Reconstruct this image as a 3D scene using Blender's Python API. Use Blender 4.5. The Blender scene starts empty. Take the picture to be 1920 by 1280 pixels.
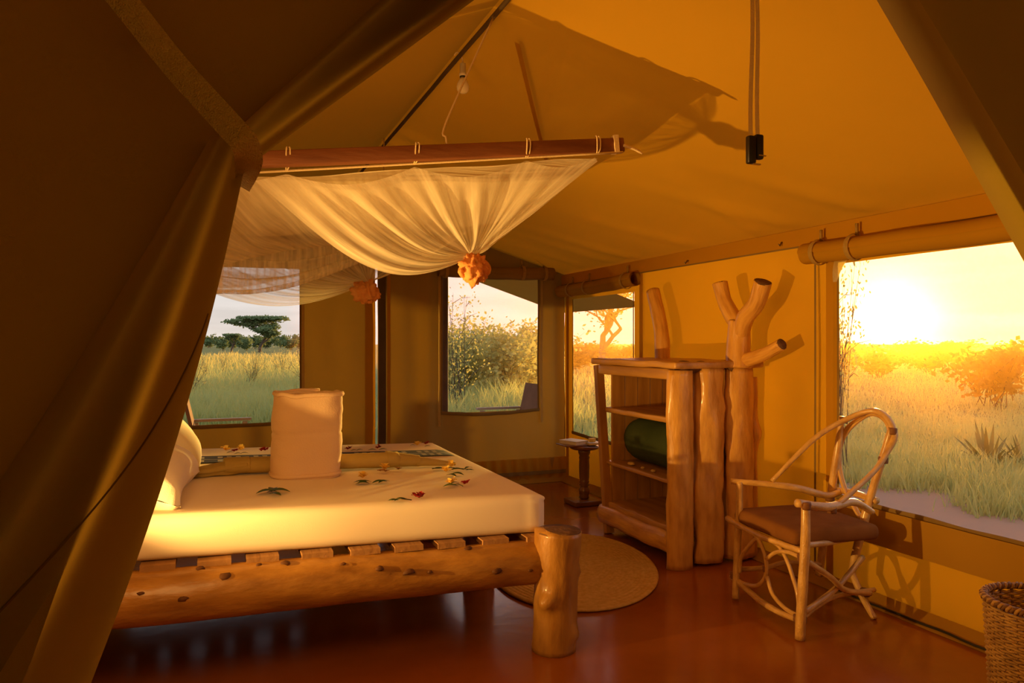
import bpy, bmesh, math, random
from mathutils import Vector, Matrix, noise
PI = math.pi
scene = bpy.context.scene
COL = scene.collection

# ------------------------------------------------------------------ camera
CAM_H, FPX, YAW = 1.3, 1400.0, math.radians(21.55)
cam_d = bpy.data.cameras.new('camera'); cam = bpy.data.objects.new('camera', cam_d); COL.objects.link(cam)
cam.location = (0, 0, CAM_H); cam.rotation_euler = (PI/2, 0, -YAW)
cam_d.sensor_width = 36; cam_d.lens = 36*FPX/1920; cam_d.clip_start = .02; cam_d.clip_end = 900
scene.camera = cam
scene.view_settings.view_transform = 'Standard'; scene.view_settings.look = 'None'
scene.view_settings.gamma = 1; scene.view_settings.use_curve_mapping = False
scene.view_settings.exposure = 0.16
scene.cycles.transparent_max_bounces = 24

# ------------------------------------------------------------------ sky and sun
SUN_AZ, SUN_EL = YAW + math.atan(705/FPX), math.radians(1.3)
SUN = Vector((math.sin(SUN_AZ)*math.cos(SUN_EL), math.cos(SUN_AZ)*math.cos(SUN_EL), math.sin(SUN_EL)))
world = bpy.data.worlds.new('sunset_sky'); scene.world = world; world.use_nodes = True
def make_world():
    nt = world.node_tree; N = nt.nodes; L = nt.links; N.clear()
    out = N.new('ShaderNodeOutputWorld'); bg = N.new('ShaderNodeBackground'); L.new(bg.outputs[0], out.inputs[0])
    tc = N.new('ShaderNodeTexCoord'); nrm = N.new('ShaderNodeVectorMath'); nrm.operation = 'NORMALIZE'
    L.new(tc.outputs['Generated'], nrm.inputs[0])
    dot = N.new('ShaderNodeVectorMath'); dot.operation = 'DOT_PRODUCT'; L.new(nrm.outputs[0], dot.inputs[0]); dot.inputs[1].default_value = SUN
    def m(op, a, b):
        n = N.new('ShaderNodeMath'); n.operation = op
        for i, v in enumerate((a, b)):
            if isinstance(v, (int, float)): n.inputs[i].default_value = v
            else: L.new(v, n.inputs[i])
        return n.outputs[0]
    d = m('MAXIMUM', dot.outputs['Value'], 0.0)
    sep = N.new('ShaderNodeSeparateXYZ'); L.new(nrm.outputs[0], sep.inputs[0])
    ramp = N.new('ShaderNodeValToRGB'); L.new(sep.outputs['Z'], ramp.inputs[0])
    e = ramp.color_ramp.elements
    e[0].position = 0.0; e[0].color = (.80, .70, .62, 1); e[1].position = .7; e[1].color = (.55, .60, .68, 1)
    x = e.new(.09); x.color = (.78, .75, .72, 1)
    x = e.new(.25); x.color = (.74, .75, .77, 1)
    # soft cloud streaks
    mp = N.new('ShaderNodeMapping'); mp.inputs['Scale'].default_value = (2, 2, 16); L.new(nrm.outputs[0], mp.inputs[0])
    nz = N.new('ShaderNodeTexNoise'); nz.inputs['Scale'].default_value = 3; nz.inputs['Detail'].default_value = 5; L.new(mp.outputs[0], nz.inputs[0])
    def mix(kind, f, a, b):
        n = N.new('ShaderNodeMix'); n.data_type = 'RGBA'; n.blend_type = kind
        if isinstance(f, (int, float)): n.inputs[0].default_value = f
        else: L.new(f, n.inputs[0])
        for i, v in ((6, a), (7, b)):
            if isinstance(v, tuple): n.inputs[i].default_value = v
            else: L.new(v, n.inputs[i])
        return n.outputs[2]
    warm = mix('MIX', m('MULTIPLY', m('POWER', d, 11.0), .95), ramp.outputs[0], (.60, .50, .50, 1))
    cl = N.new('ShaderNodeMapRange'); L.new(nz.outputs['Fac'], cl.inputs[0]); cl.inputs[1].default_value = .42; cl.inputs[2].default_value = .7
    cl.inputs[3].default_value = .92; cl.inputs[4].default_value = 1.12
    comb = N.new('ShaderNodeVectorMath'); comb.operation = 'SCALE'; L.new(warm, comb.inputs[0]); L.new(cl.outputs[0], comb.inputs['Scale'])
    def glow(p, s, c):
        g = m('MULTIPLY', m('POWER', d, p), s)
        n = N.new('ShaderNodeVectorMath'); n.operation = 'SCALE'; n.inputs[0].default_value = c; L.new(g, n.inputs['Scale']); return n.outputs[0]
    acc = comb.outputs[0]
    for p, s, c in ((60, .22, (1, .78, .42)), (900, 2.2, (1, .84, .55)), (9000, 16, (1, .92, .7))):
        n = N.new('ShaderNodeVectorMath'); n.operation = 'ADD'; L.new(acc, n.inputs[0]); L.new(glow(p, s, c), n.inputs[1]); acc = n.outputs[0]
    L.new(acc, bg.inputs[0]); bg.inputs[1].default_value = 1.0
make_world()
def light(name, kind, loc, energy, color, **kw):
    d = bpy.data.lights.new(name, kind); d.energy = energy; d.color = color
    for k, v in kw.items(): setattr(d, k, v)
    o = bpy.data.objects.new(name, d); COL.objects.link(o); o.location = loc; return o
sun = light('setting_sun', 'SUN', (20, 20, 5), 12.0, (1, .47, .085), angle=math.radians(2.6))
sun.rotation_euler = SUN.to_track_quat('Z', 'Y').to_euler()
LAMP = Vector((-.72, 2.70, .70))
lamp = light('bedside_spot_light', 'SPOT', LAMP, 310, (1, .56, .14), shadow_soft_size=.015, spot_size=math.radians(80), spot_blend=1.0)  # flash-like spot placed from the cast shadows; no bedside lamp is modelled
lamp.rotation_euler = Vector((-3.2, -.12, -1.0)).to_track_quat('Z', 'Y').to_euler()
light('entrance_fill_light', 'POINT', (-.35, 1.65, 1.45), 33, (1, .53, .15), shadow_soft_size=.3)  # added soft fill for bed and net; no lamp stands here

# ------------------------------------------------------------------ helpers
FWD = Vector((math.sin(YAW), math.cos(YAW), 0)); RGT = Vector((math.cos(YAW), -math.sin(YAW), 0)); UP = Vector((0, 0, 1)); EYE = Vector((0, 0, CAM_H))
def ray(px, py): return FWD + RGT*((px-960)/FPX) + UP*((640-py)/FPX)
def at_x(px, py, X): r = ray(px, py); return EYE + r*(X/r.x)
def at_y(px, py, Y): r = ray(px, py); return EYE + r*(Y/r.y)
def at_z(px, py, Z): r = ray(px, py); return EYE + r*((Z-CAM_H)/r.z)
def at_d(px, py, d): return EYE + ray(px, py)*d
def nz(x, y=0, z=0): return noise.noise(Vector((x, y, z)))
def smooth(t): t = max(0, min(1, t)); return t*t*(3-2*t)

class MB:
    def __init__(s): s.v = []; s.f = []; s.uv = []
    def add(s, vs, fs, uvs=None):
        b = len(s.v); s.v += [tuple(p) for p in vs]; s.f += [tuple(i+b for i in f) for f in fs]
        s.uv += list(uvs) if uvs else [(0, 0)]*len(vs)
        return s
    def box(s, c, size, rot=None, uvs=None):
        hx, hy, hz = (a/2 for a in size); vs = [Vector((x*hx, y*hy, z*hz)) for x in (-1, 1) for y in (-1, 1) for z in (-1, 1)]
        if rot is not None: vs = [rot @ p for p in vs]
        vs = [p+Vector(c) for p in vs]
        return s.add(vs, [(0, 1, 3, 2), (4, 6, 7, 5), (0, 4, 5, 1), (2, 3, 7, 6), (0, 2, 6, 4), (1, 5, 7, 3)])
    def rbox(s, c, size, r, seg=3, step=.05, disp=None, rot=None):
        h = [a/2 for a in size]
        def coords(hh):
            k = [-hh + r*(1-math.cos(PI/2*i/seg)) for i in range(seg+1)]
            n = max(1, int((2*hh-2*r)/step)); mid = [-hh+r+(2*hh-2*r)*i/n for i in range(1, n)]
            return k + mid + [-q for q in reversed(k)]
        cs = [coords(q) for q in h]; inner = [q-r for q in h]
        def mp(p):
            q = Vector([max(-inner[i], min(inner[i], p[i])) for i in range(3)]); dv = p-q
            if dv.length > 1e-9: p = q + dv.normalized()*r
            if disp: p = disp(p.copy(), dv.normalized())
            if rot is not None: p = rot @ p
            return p+Vector(c)
        for ax in range(3):
            a, b = (ax+1) % 3, (ax+2) % 3
            for sg in (-1, 1):
                vs, fs = [], []; na, nb = len(cs[a]), len(cs[b])
                for i in range(na):
                    for j in range(nb):
                        p = Vector((0, 0, 0)); p[ax] = sg*h[ax]; p[a] = cs[a][i]; p[b] = cs[b][j]; vs.append(mp(p))
                for i in range(na-1):
                    for j in range(nb-1):
                        q = (i*nb+j, (i+1)*nb+j, (i+1)*nb+j+1, i*nb+j+1); fs.append(q if sg > 0 else q[::-1])
                s.add(vs, fs)
        return s
    def tube(s, path, r, n=10, rough=0, seed=0, knots=(), caps=True, flat=None, freq=3.0, closed=False):
        path = [Vector(p) for p in path]; m = len(path)
        rs = r if isinstance(r, (list, tuple)) else [r]*m
        tang = []
        for i in range(m):
            if closed: t = path[(i+1) % m]-path[i-1]
            else: t = path[min(i+1, m-1)]-path[max(i-1, 0)]
            tang.append(t.normalized())
        up = Vector((0, 0, 1)) if abs(tang[0].z) < .9 else Vector((0, 1, 0))
        a = (up - tang[0]*up.dot(tang[0])).normalized(); vs, uvs = [], []; ln = 0
        for i in range(m):
            if i: ln += (path[i]-path[i-1]).length
            a = (a - tang[i]*a.dot(tang[i])).normalized(); b = tang[i].cross(a)
            for k in range(n):
                th = 2*PI*k/n; rr = rs[i]
                if rough: rr *= 1 + rough*(nz(math.cos(th)*1.3+seed*7, math.sin(th)*1.3, ln*freq)+.5*nz(math.cos(th)*3+seed*3, math.sin(th)*3, ln*freq*3))
                for (kl, ka, kh, kw) in knots:
                    dd = ((th-ka+PI) % (2*PI)-PI)*rs[i]; rr += kh*math.exp(-((ln-kl)**2+dd*dd)/(kw*kw))
                dv = a*(math.cos(th)*rr)+b*(math.sin(th)*rr)
                if flat: dv = Vector((dv.x*flat[0], dv.y*flat[1], dv.z*flat[2]))
                vs.append(path[i]+dv); uvs.append((k/n, ln))
        fs = []
        for i in range(m if closed else m-1):
            i2 = (i+1) % m
            for k in range(n):
                k2 = (k+1) % n; fs.append((i*n+k, i*n+k2, i2*n+k2, i2*n+k))
        if caps and not closed: fs.append(tuple(range(n))[::-1]); fs.append(tuple((m-1)*n+k for k in range(n)))
        return s.add(vs, fs, uvs)
    def lathe(s, prof, c=(0, 0, 0), n=20):
        vs, fs = [], []; c = Vector(c)
        for r, z in prof:
            for k in range(n): vs.append(c+Vector((r*math.cos(2*PI*k/n), r*math.sin(2*PI*k/n), z)))
        for i in range(len(prof)-1):
            for k in range(n):
                k2 = (k+1) % n; fs.append((i*n+k, i*n+k2, (i+1)*n+k2, (i+1)*n+k))
        fs.append(tuple(range(n))[::-1]); fs.append(tuple((len(prof)-1)*n+k for k in range(n)))
        return s.add(vs, fs)
    def grid(s, nu, nv, f, wrap=False):
        vs, fs, uvs = [], [], []
        for i in range(nu+1):
            for j in range(nv+1):
                vs.append(f(i/nu, j/nv)); uvs.append((i/nu, j/nv))
        w = nv+1
        for i in range(nu):
            for j in range(nv): fs.append((i*w+j, (i+1)*w+j, (i+1)*w+j+1, i*w+j+1))
        return s.add(vs, fs, uvs)
    def sheet(s, us, vs_, f, holes=()):
        w = len(vs_); pts = [f(u, v) for u in us for v in vs_]; fs = []
        for i in range(len(us)-1):
            for j in range(w-1):
                cu, cv = (us[i]+us[i+1])/2, (vs_[j]+vs_[j+1])/2
                if any(h[0] < cu < h[1] and h[2] < cv < h[3] for h in holes): continue
                fs.append((i*w+j, (i+1)*w+j, (i+1)*w+j+1, i*w+j+1))
        return s.add(pts, fs, [(u, v) for u in us for v in vs_])
    def mesh(s, name, m, smooth_=True):
        me = bpy.data.meshes.new(name); me.from_pydata(s.v, [], s.f); me.update()
        uvl = me.uv_layers.new(name='UVMap'); vi = [0]*len(me.loops); me.loops.foreach_get('vertex_index', vi)
        flat = [c for i in vi for c in s.uv[i]]; uvl.data.foreach_set('uv', flat)
        if smooth_: me.polygons.foreach_set('use_smooth', [True]*len(me.polygons))
        me.materials.append(m); return me
    def obj(s, name, m, parent=None, smooth_=True):
        o = bpy.data.objects.new(name, s.mesh(name, m, smooth_)); COL.objects.link(o)
        if parent is not None: o.parent = parent; o.matrix_parent_inverse = parent.matrix_world.inverted()
        return o
def tag(o, label=None, cat=None, group=None, kind=None):
    if label: o['label'] = label
    if cat: o['category'] = cat
    if group: o['group'] = group
    if kind: o['kind'] = kind
    return o
def thing(name, label, cat, loc=(0, 0, 0), group=None):
    o = bpy.data.objects.new(name, None); COL.objects.link(o); o.location = loc; o.empty_display_size = .05
    o.matrix_world = Matrix.Translation(Vector(loc)); return tag(o, label, cat, group)
def struct(o, label=None): return tag(o, label, kind='structure')
def soft(o, ang=40):
    for p in o.data.polygons: p.use_smooth = True
    try: o.data.set_sharp_from_angle(angle=math.radians(ang))
    except Exception: pass
    return o
def copy_tree(o, parent=None):
    c = o.copy(); COL.objects.link(c)
    if parent is not None: c.parent = parent
    for ch in list(o.children): copy_tree(ch, c)
    return c
def span(a, b, step, extra=()):
    n = max(1, round((b-a)/step)); vals = {round(a+(b-a)*i/n, 5) for i in range(n+1)}
    for e in extra:
        vals = {v for v in vals if abs(v-e) > step*.35 or v in (round(a, 5), round(b, 5))}
    return sorted(vals | {round(e, 5) for e in extra})
def bez(pts, n=8):
    pts = [Vector(p) for p in pts]; out = []
    for i in range(len(pts)-1):
        p0 = pts[max(i-1, 0)]; p1 = pts[i]; p2 = pts[i+1]; p3 = pts[min(i+2, len(pts)-1)]
        for k in range(n):
            t = k/n; out.append(.5*((2*p1)+(p2-p0)*t+(2*p0-5*p1+4*p2-p3)*t*t+(3*p1-p0-3*p2+p3)*t**3))
    out.append(pts[-1]); return out

# ------------------------------------------------------------------ materials
def mat(name, c1, c2=None, scale=4, rough=.7, bump=0, bscale=60, transl=0, tcol=None, stretch=(1, 1, 1), spec=.3, coords='Object', detail=4, c3=None, metallic=0, coat=0):
    m = bpy.data.materials.new(name); m.use_nodes = True; nt = m.node_tree; N = nt.nodes; L = nt.links
    p = N['Principled BSDF']; out = N['Material Output']
    p.inputs['Roughness'].default_value = rough; p.inputs['Specular IOR Level'].default_value = spec; p.inputs['Metallic'].default_value = metallic
    p.inputs['Coat Weight'].default_value = coat; p.inputs['Coat Roughness'].default_value = .15
    tc = N.new('ShaderNodeTexCoord'); mp = N.new('ShaderNodeMapping'); mp.inputs['Scale'].default_value = stretch; L.new(tc.outputs[coords], mp.inputs[0])
    n1 = N.new('ShaderNodeTexNoise'); n1.inputs['Scale'].default_value = scale; n1.inputs['Detail'].default_value = detail; L.new(mp.outputs[0], n1.inputs[0])
    rp = N.new('ShaderNodeValToRGB'); L.new(n1.outputs['Fac'], rp.inputs[0])
    e = rp.color_ramp.elements; e[0].position = .3; e[0].color = (*c1, 1); e[1].position = .7; e[1].color = (*(c2 or c1), 1)
    if c3: x = e.new(.5); x.color = (*c3, 1)
    L.new(rp.outputs[0], p.inputs['Base Color'])
    if bump:
        n2 = N.new('ShaderNodeTexNoise'); n2.inputs['Scale'].default_value = bscale; n2.inputs['Detail'].default_value = 3; L.new(mp.outputs[0], n2.inputs[0])
        b = N.new('ShaderNodeBump'); b.inputs['Strength'].default_value = bump; b.inputs['Distance'].default_value = .01; L.new(n2.outputs['Fac'], b.inputs['Height']); L.new(b.outputs[0], p.inputs['Normal'])
    if transl:
        t = N.new('ShaderNodeBsdfTranslucent')
        if tcol: t.inputs[0].default_value = (*tcol, 1)
        else: L.new(rp.outputs[0], t.inputs[0])
        mx = N.new('ShaderNodeMixShader'); mx.inputs[0].default_value = transl
        L.new(p.outputs[0], mx.inputs[1]); L.new(t.outputs[0], mx.inputs[2]); L.new(mx.outputs[0], out.inputs[0])
    return m
def net_mat(name, c, lo, hi, su=60, sv=2):
    m = bpy.data.materials.new(name); m.use_nodes = True; nt = m.node_tree; N = nt.nodes; L = nt.links; N.clear()
    out = N.new('ShaderNodeOutputMaterial'); tr = N.new('ShaderNodeBsdfTransparent'); df = N.new('ShaderNodeBsdfDiffuse'); tl = N.new('ShaderNodeBsdfTranslucent')
    df.inputs[0].default_value = tl.inputs[0].default_value = (*c, 1)
    m1 = N.new('ShaderNodeMixShader'); m1.inputs[0].default_value = .38; L.new(df.outputs[0], m1.inputs[1]); L.new(tl.outputs[0], m1.inputs[2])
    tc = N.new('ShaderNodeTexCoord'); mp = N.new('ShaderNodeMapping'); mp.inputs['Scale'].default_value = (su, sv, 1); L.new(tc.outputs['UV'], mp.inputs[0])
    n1 = N.new('ShaderNodeTexNoise'); n1.inputs['Scale'].default_value = 1; n1.inputs['Detail'].default_value = 3; L.new(mp.outputs[0], n1.inputs[0])
    mr = N.new('ShaderNodeMapRange'); L.new(n1.outputs['Fac'], mr.inputs[0]); mr.inputs[1].default_value = .35; mr.inputs[2].default_value = .68; mr.inputs[3].default_value = lo; mr.inputs[4].default_value = hi
    m2 = N.new('ShaderNodeMixShader'); L.new(mr.outputs[0], m2.inputs[0]); L.new(tr.outputs[0], m2.inputs[1]); L.new(m1.outputs[0], m2.inputs[2]); L.new(m2.outputs[0], out.inputs[0])
    return m
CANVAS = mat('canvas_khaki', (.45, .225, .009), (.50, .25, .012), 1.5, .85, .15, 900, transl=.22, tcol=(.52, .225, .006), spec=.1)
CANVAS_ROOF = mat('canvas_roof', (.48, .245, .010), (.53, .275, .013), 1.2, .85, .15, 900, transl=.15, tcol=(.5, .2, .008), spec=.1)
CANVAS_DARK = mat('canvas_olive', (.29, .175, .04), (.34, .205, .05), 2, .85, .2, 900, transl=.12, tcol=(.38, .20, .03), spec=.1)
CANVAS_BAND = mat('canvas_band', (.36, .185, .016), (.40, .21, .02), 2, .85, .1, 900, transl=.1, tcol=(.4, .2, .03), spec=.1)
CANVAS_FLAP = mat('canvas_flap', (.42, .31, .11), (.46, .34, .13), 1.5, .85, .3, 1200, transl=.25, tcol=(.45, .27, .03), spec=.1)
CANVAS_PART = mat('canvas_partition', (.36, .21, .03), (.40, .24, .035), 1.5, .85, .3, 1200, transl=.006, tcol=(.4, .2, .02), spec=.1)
CANVAS_THIN = mat('canvas_thin', (.5, .3, .05), None, 2, .9, transl=.6, tcol=(.8, .47, .09), spec=.05)
SEAM = mat('seam_tape', (.20, .12, .035), (.24, .15, .045), 6, .8, spec=.1)
WEB = mat('webbing', (.70, .46, .12), (.76, .52, .15), 80, .8, .8, 500, transl=.4, spec=.15)
FLOOR = mat('red_oxide_floor', (.24, .062, .006), (.37, .105, .012), 1.6, .17, .06, 14, spec=.55, detail=7, c3=(.30, .08, .008))
SHEET = mat('bed_linen', (.86, .73, .56), (.88, .76, .59), 3, .85, .12, 500, spec=.15)
PILLOW = mat('pillow_linen', (.84, .75, .62), (.87, .78, .66), 3, .85, .15, 300, spec=.15)
DUVET = mat('duvet_linen', (.74, .52, .33), (.78, .56, .36), 3, .9, .25, 160, spec=.1)
KHAKI = mat('khaki_towel', (.50, .36, .11), (.58, .42, .14), 8, .95, .6, 500, spec=.05)
LOG = mat('peeled_log', (.48, .215, .03), (.78, .42, .08), 1, .42, .35, 3, stretch=(9, 5, 1), coords='UV', spec=.4, c3=(.66, .33, .06), detail=6, coat=.2)  # log colour lightened to make up for weaker light on the bookshelf
LOG_BED = mat('peeled_log_dimmed', (.24, .10, .016), (.46, .225, .04), 1, .42, .35, 3, stretch=(9, 5, 1), coords='UV', spec=.4, c3=(.36, .165, .028), detail=6, coat=.2)  # same log wood, colour darkened to offset strong lamp light on the bed
LOGDARK = mat('log_knot', (.07, .025, .008), (.14, .05, .012), 30, .7)
LOGEND = mat('log_end_grain', (.10, .045, .015), (.19, .09, .03), 30, .8, .5, 60)
def wood(name, a, b, axis, rough=.45, coat=.15):
    st = [14, 14, 14]; st['xyz'.index(axis)] = 1.4
    return mat(name, a, b, 1.3, rough, .25, 3, stretch=tuple(st), spec=.4, detail=6, coat=coat)
WX = wood('board_x', (.38, .17, .03), (.62, .32, .07), 'x'); WY = wood('board_y', (.38, .17, .03), (.62, .32, .07), 'y'); WZ = wood('board_z', (.38, .17, .03), (.62, .32, .07), 'z')
BEAM = wood('dark_beam', (.16, .05, .015), (.25, .085, .025), 'x', .6, 0)
SLAT = wood('rough_slat', (.30, .15, .05), (.40, .2, .07), 'y', .8, 0)
CANE = mat('peeled_cane', (.48, .24, .05), (.78, .46, .13), 1, .4, .3, 6, stretch=(4, 14, 1), coords='UV', spec=.45, coat=.3)
BIND = mat('cane_binding', (.16, .06, .015), (.25, .1, .03), 30, .6)
CUSHION = mat('chair_cushion', (.20, .075, .018), (.24, .095, .025), 10, .95, .3, 400, spec=.05)
RUGM = mat('sisal_rug', (.66, .40, .09), (.82, .54, .15), 40, .95, .6, 300, spec=.05)
WICK = mat('wicker', (.30, .15, .04), (.52, .29, .08), 20, .55, .3, 200, spec=.3)
WICKD = mat('wicker_stake', (.14, .06, .018), (.2, .09, .03), 20, .6)
GREENBAG = mat('olive_roll', (.045, .06, .018), (.065, .08, .025), 5, .85, .2, 400, spec=.15)
TABLEW = mat('turned_wood', (.14, .05, .014), (.22, .085, .022), 6, .3, spec=.5, coat=.3)
PAPER = mat('book_pages', (.72, .60, .42), (.8, .68, .5), 20, .8); COVER = mat('book_cover', (.62, .53, .42), (.68, .58, .46), 8, .5)
YBOX = mat('matchbox', (.65, .42, .06), (.75, .5, .1), 30, .6); STONE = mat('soap', (.55, .36, .12), (.7, .48, .2), 20, .6)
NET = net_mat('mosquito_net', (.94, .84, .64), .36, .82, 60, 2.0)
NETTOP = net_mat('mosquito_net_top', (.88, .76, .52), .86, .98, 9, 7)
NETKNOT = mat('sunlit_net_bundle', (.80, .30, .08), (.88, .45, .16), 14, .9, .5, 60, transl=.25, spec=.05)  # orange of sun shining through the bundle is put into the cloth colour
ROPE = mat('cotton_cord', (.75, .55, .28), (.8, .6, .33), 40, .9, .4, 300, spec=.05)
STRAP = mat('strap_webbing', (.80, .56, .15), (.88, .62, .18), 80, .8, .9, 500, spec=.15)
TAPE = mat('pale_tape', (.85, .66, .30), (.9, .7, .34), 60, .8, .5, 400, transl=.5, spec=.1)
WHITEP = mat('white_plastic', (.72, .66, .52), None, 3, .35, spec=.5); BLACKP = mat('black_plastic', (.02, .014, .008), None, 3, .35, spec=.5)
BULB = mat('frosted_bulb', (.85, .74, .52), None, 3, .25, spec=.6)
METAL = mat('metal_tip', (.7, .6, .45), None, 3, .25, metallic=1); DULLM = mat('hook_metal', (.2, .15, .1), None, 3, .45, metallic=1)
POLE = mat('ridge_pole', (.07, .04, .015), (.1, .06, .02), 5, .6)
LEAF = mat('leaf_green', (.025, .06, .012), (.05, .1, .02), 20, .45, spec=.4)
PYEL = mat('petal_yellow', (.85, .52, .05), (.9, .68, .2), 40, .7, transl=.2); PRED = mat('petal_red', (.22, .008, .012), (.36, .015, .02), 40, .6)
PBROWN = mat('petal_dry', (.25, .10, .03), (.4, .2, .06), 40, .8); STEM = mat('stem', (.08, .07, .02), None, 5, .7)

# ------------------------------------------------------------------ the tent: floor, walls, roof
XR, XL, XC, YB, YF = 3.06, -1.06, 1.0, 6.39, 1.0
EAVE, RIDGE = 1.93, 2.6
SL = (RIDGE-EAVE)/(XR-XC)
def roofz(x): return RIDGE-abs(x-XC)*SL
struct(MB().box((1.0, 2.35, -.03), (4.16, 8.2, .06)).obj('floor', FLOOR, smooth_=False), 'polished red oxide cement floor of the tent')

W3 = (5.12, 6.21, .46, 1.69); W4 = (1.35, 3.045, .48, 1.71)
def fr(y, z):
    e = .018*nz(y*1.4, z*.9, 3)+.006*nz(y*5, z*4, 8)
    if z < .02: e = 0
    return (XR+e, y, z)
mb = MB().sheet(span(YF, YB, .06, (W3[0], W3[1], W4[0], W4[1])), span(0, EAVE, .06, (W3[2], W3[3], W4[2], W4[3])), fr, (W3, W4))
wall_r = struct(mb.obj('wall_right', CANVAS), 'sunlit khaki canvas side wall')
def strip_y(name, y0, y1, z0, z1, x, m, parent, wob=0, n=40):
    def f(u, v):
        y = y0+(y1-y0)*u; z = z0+(z1-z0)*v; return (x-.004+wob*nz(y*6, z*3, 5), y, z)
    return MB().grid(n, 3, f).obj(name, m, parent)
strip_y('eave_band', YF, YB, 1.83, 1.925, XR-.03, CANVAS, wall_r, .006)
strip_y('eave_seam', YF, YB, 1.822, 1.832, XR-.034, SEAM, wall_r, .004)
strip_y('window_apron', 1.3, 3.12, .295, .472, XR-.03, CANVAS_BAND, wall_r, .006)
for (y0, y1) in ((3.05, 3.10), (3.17, 3.185), (4.95, 5.0), (6.24, 6.30)):
    strip_y('seam_strip', y0, y1, .05, 1.83, XR-.025, SEAM if y1-y0 < .03 else CANVAS, wall_r, .004)
for px, py in ((1288, 494), (1465, 461)):
    p = at_x(px, py, XR-.045)
    MB().tube([p+Vector((.03, 0, .02)), p+Vector((0, 0, .02)), p+Vector((-.01, 0, 0)), p+Vector((-.02, 0, .01))], .004, 6).obj('hook', DULLM, wall_r)
def base_r(u, v):
    y = YF+(YB-YF)*u; return (XR-.005-.085*v+.008*nz(y*4, v), y, .045*(1-v)**1.5+.004+.006*abs(nz(y*7, 3)))
struct(MB().grid(90, 4, base_r).obj('baseboard_right', CANVAS_BAND), 'canvas mud flap folded onto the floor along the right wall')

WB1 = (-.62, .648, .64, 1.90); WB2 = (1.845, 2.79, .664, 1.90); GAP = (1.262, 1.282, .05, 1.93)
def fold_b(x, z):
    a = 0
    for cx, w, amp in ((1.72, .07, .05), (2.92, .05, .045), (1.5, .09, .03), (1.05, .12, .02), (.8, .08, .012)):
        a -= amp*math.exp(-((x-cx)/w)**2)*(.4+.6*smooth(z/.7))
    a += .025*nz(x*2.2, z*.8, 1)+.012*nz(x*6+z*2, z*1.4, 2)
    if z < .7: a += .02*nz(x*3+z*3.5, z*1.2-x*2, 6)
    return a
mb = MB(); xs = span(XL, XR, .05, (WB1[0], WB1[1], WB2[0], WB2[1], GAP[0], GAP[1]))
mb.sheet(xs, span(0, EAVE, .06, (WB1[2], WB1[3], WB2[2], WB2[3], .05)), lambda x, z: (x, YB+fold_b(x, z), z), (WB1, WB2, GAP))
mb.sheet(xs, [i/8 for i in range(9)], lambda x, v: (x, YB+fold_b(x, EAVE)*(1-v), EAVE+v*(roofz(x)-EAVE)))
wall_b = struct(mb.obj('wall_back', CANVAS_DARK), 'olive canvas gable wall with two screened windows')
def strip_x(name, x0, x1, z0, z1, m, off=.012, n=10, parent=None, wob=0):
    def f(u, v):
        z = z0+(z1-z0)*u; x = x0+(x1-x0)*v; return (x, YB+fold_b((x0+x1)/2 if x1-x0 < .2 else x, z)-off+wob*nz(x*9, z*5), z)
    return MB().grid(n, max(3, int((x1-x0)/.04)), f).obj(name, m, parent or wall_b)
strip_x('door_zip_tape', 1.285, 1.35, .05, 1.93, POLE, .02, 30); strip_x('door_hem', 1.17, 1.255, .05, 1.93, CANVAS, .018, 30)
strip_x('door_hem', 1.36, 1.39, .05, 1.93, CANVAS, .018, 30)
for x, z0 in ((WB1[1]+.012, .56), (WB2[0]-.02, .55), (WB2[1]+.02, .55)):
    strip_x('window_tie', x-.012, x+.012, z0, 1.9, WEB, .022, 20)
def skirt(u, v):
    x = XL+(XR-XL)*u; z = .02+.20*v; return (x, YB-.035-.03*(1-v)-.014*math.sin(x*62+2*nz(x*3))*(.3+.7*math.sin(PI*v)), z)
sk = MB().grid(330, 6, skirt).obj('floor_skirt', CANVAS, wall_b)
def band(u, v):
    x = XL+(XR-XL)*u; z = .075+.035*v; return (x, YB-.085-.006*math.sin(x*62), z)
MB().grid(330, 2, band).obj('skirt_band', SEAM, wall_b)
struct(MB().grid(60, 3, lambda u, v: (XL+(XR-XL)*u, YB-.05-.06*v, .04*(1-v)+.004)).obj('baseboard_back', CANVAS_BAND), 'canvas mud flap folded onto the floor along the gable wall')
mb = MB().sheet(span(-1.7, YB, .15), span(0, EAVE, .12), lambda y, z: (XL+.02*nz(y, z, 2), y, z))
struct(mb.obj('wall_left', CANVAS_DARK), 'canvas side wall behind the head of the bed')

def roof(sgn):
    def f(u, y):
        x = XC+sgn*u; t = u/(XR-XC); z = roofz(x)-.02*math.sin(PI*t)
        z += .016*nz(x*1.2, y*1.3, 4)*min(1, 6*t)*min(1, 6*(1-t)+.15)
        w = smooth((t-.45)/.5)*(1-smooth((t-.93)/.07))                # tension creases running up from the eave
        for cy, lean, amp in ((4.95, .5, .022), (5.3, .45, .012), (3.6, -.3, .02), (3.25, .5, .022), (2.7, .5, .02), (4.2, .55, .014), (5.8, .3, .012)):
            z -= w*amp*math.exp(-((y-cy+lean*(u-2.06))/.07)**2)
        g = math.exp(-((y-4.75)/.10)**2)+.7*math.exp(-((y-4.5)/.06)**2)
        z -= .05*g*(1-smooth(t/.35))*(sgn > 0)*min(1, t*14)
        return (x, y, z)
    return MB().sheet(span(0, XR-XC, .05), span(-1.7, YB, .06), f).obj('ceiling_slope' if sgn > 0 else 'ceiling_far_slope', CANVAS_ROOF)
ceil = struct(roof(1), 'sunlit sloping canvas tent roof above the window wall'); ceil.name = 'ceiling'
ceil2 = struct(roof(-1), 'sloping canvas tent roof above the head of the bed'); ceil2.name = 'ceiling_left'
a, b = at_y(1025, 268, 3.9), at_y(970, 0, 2.84)
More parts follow.
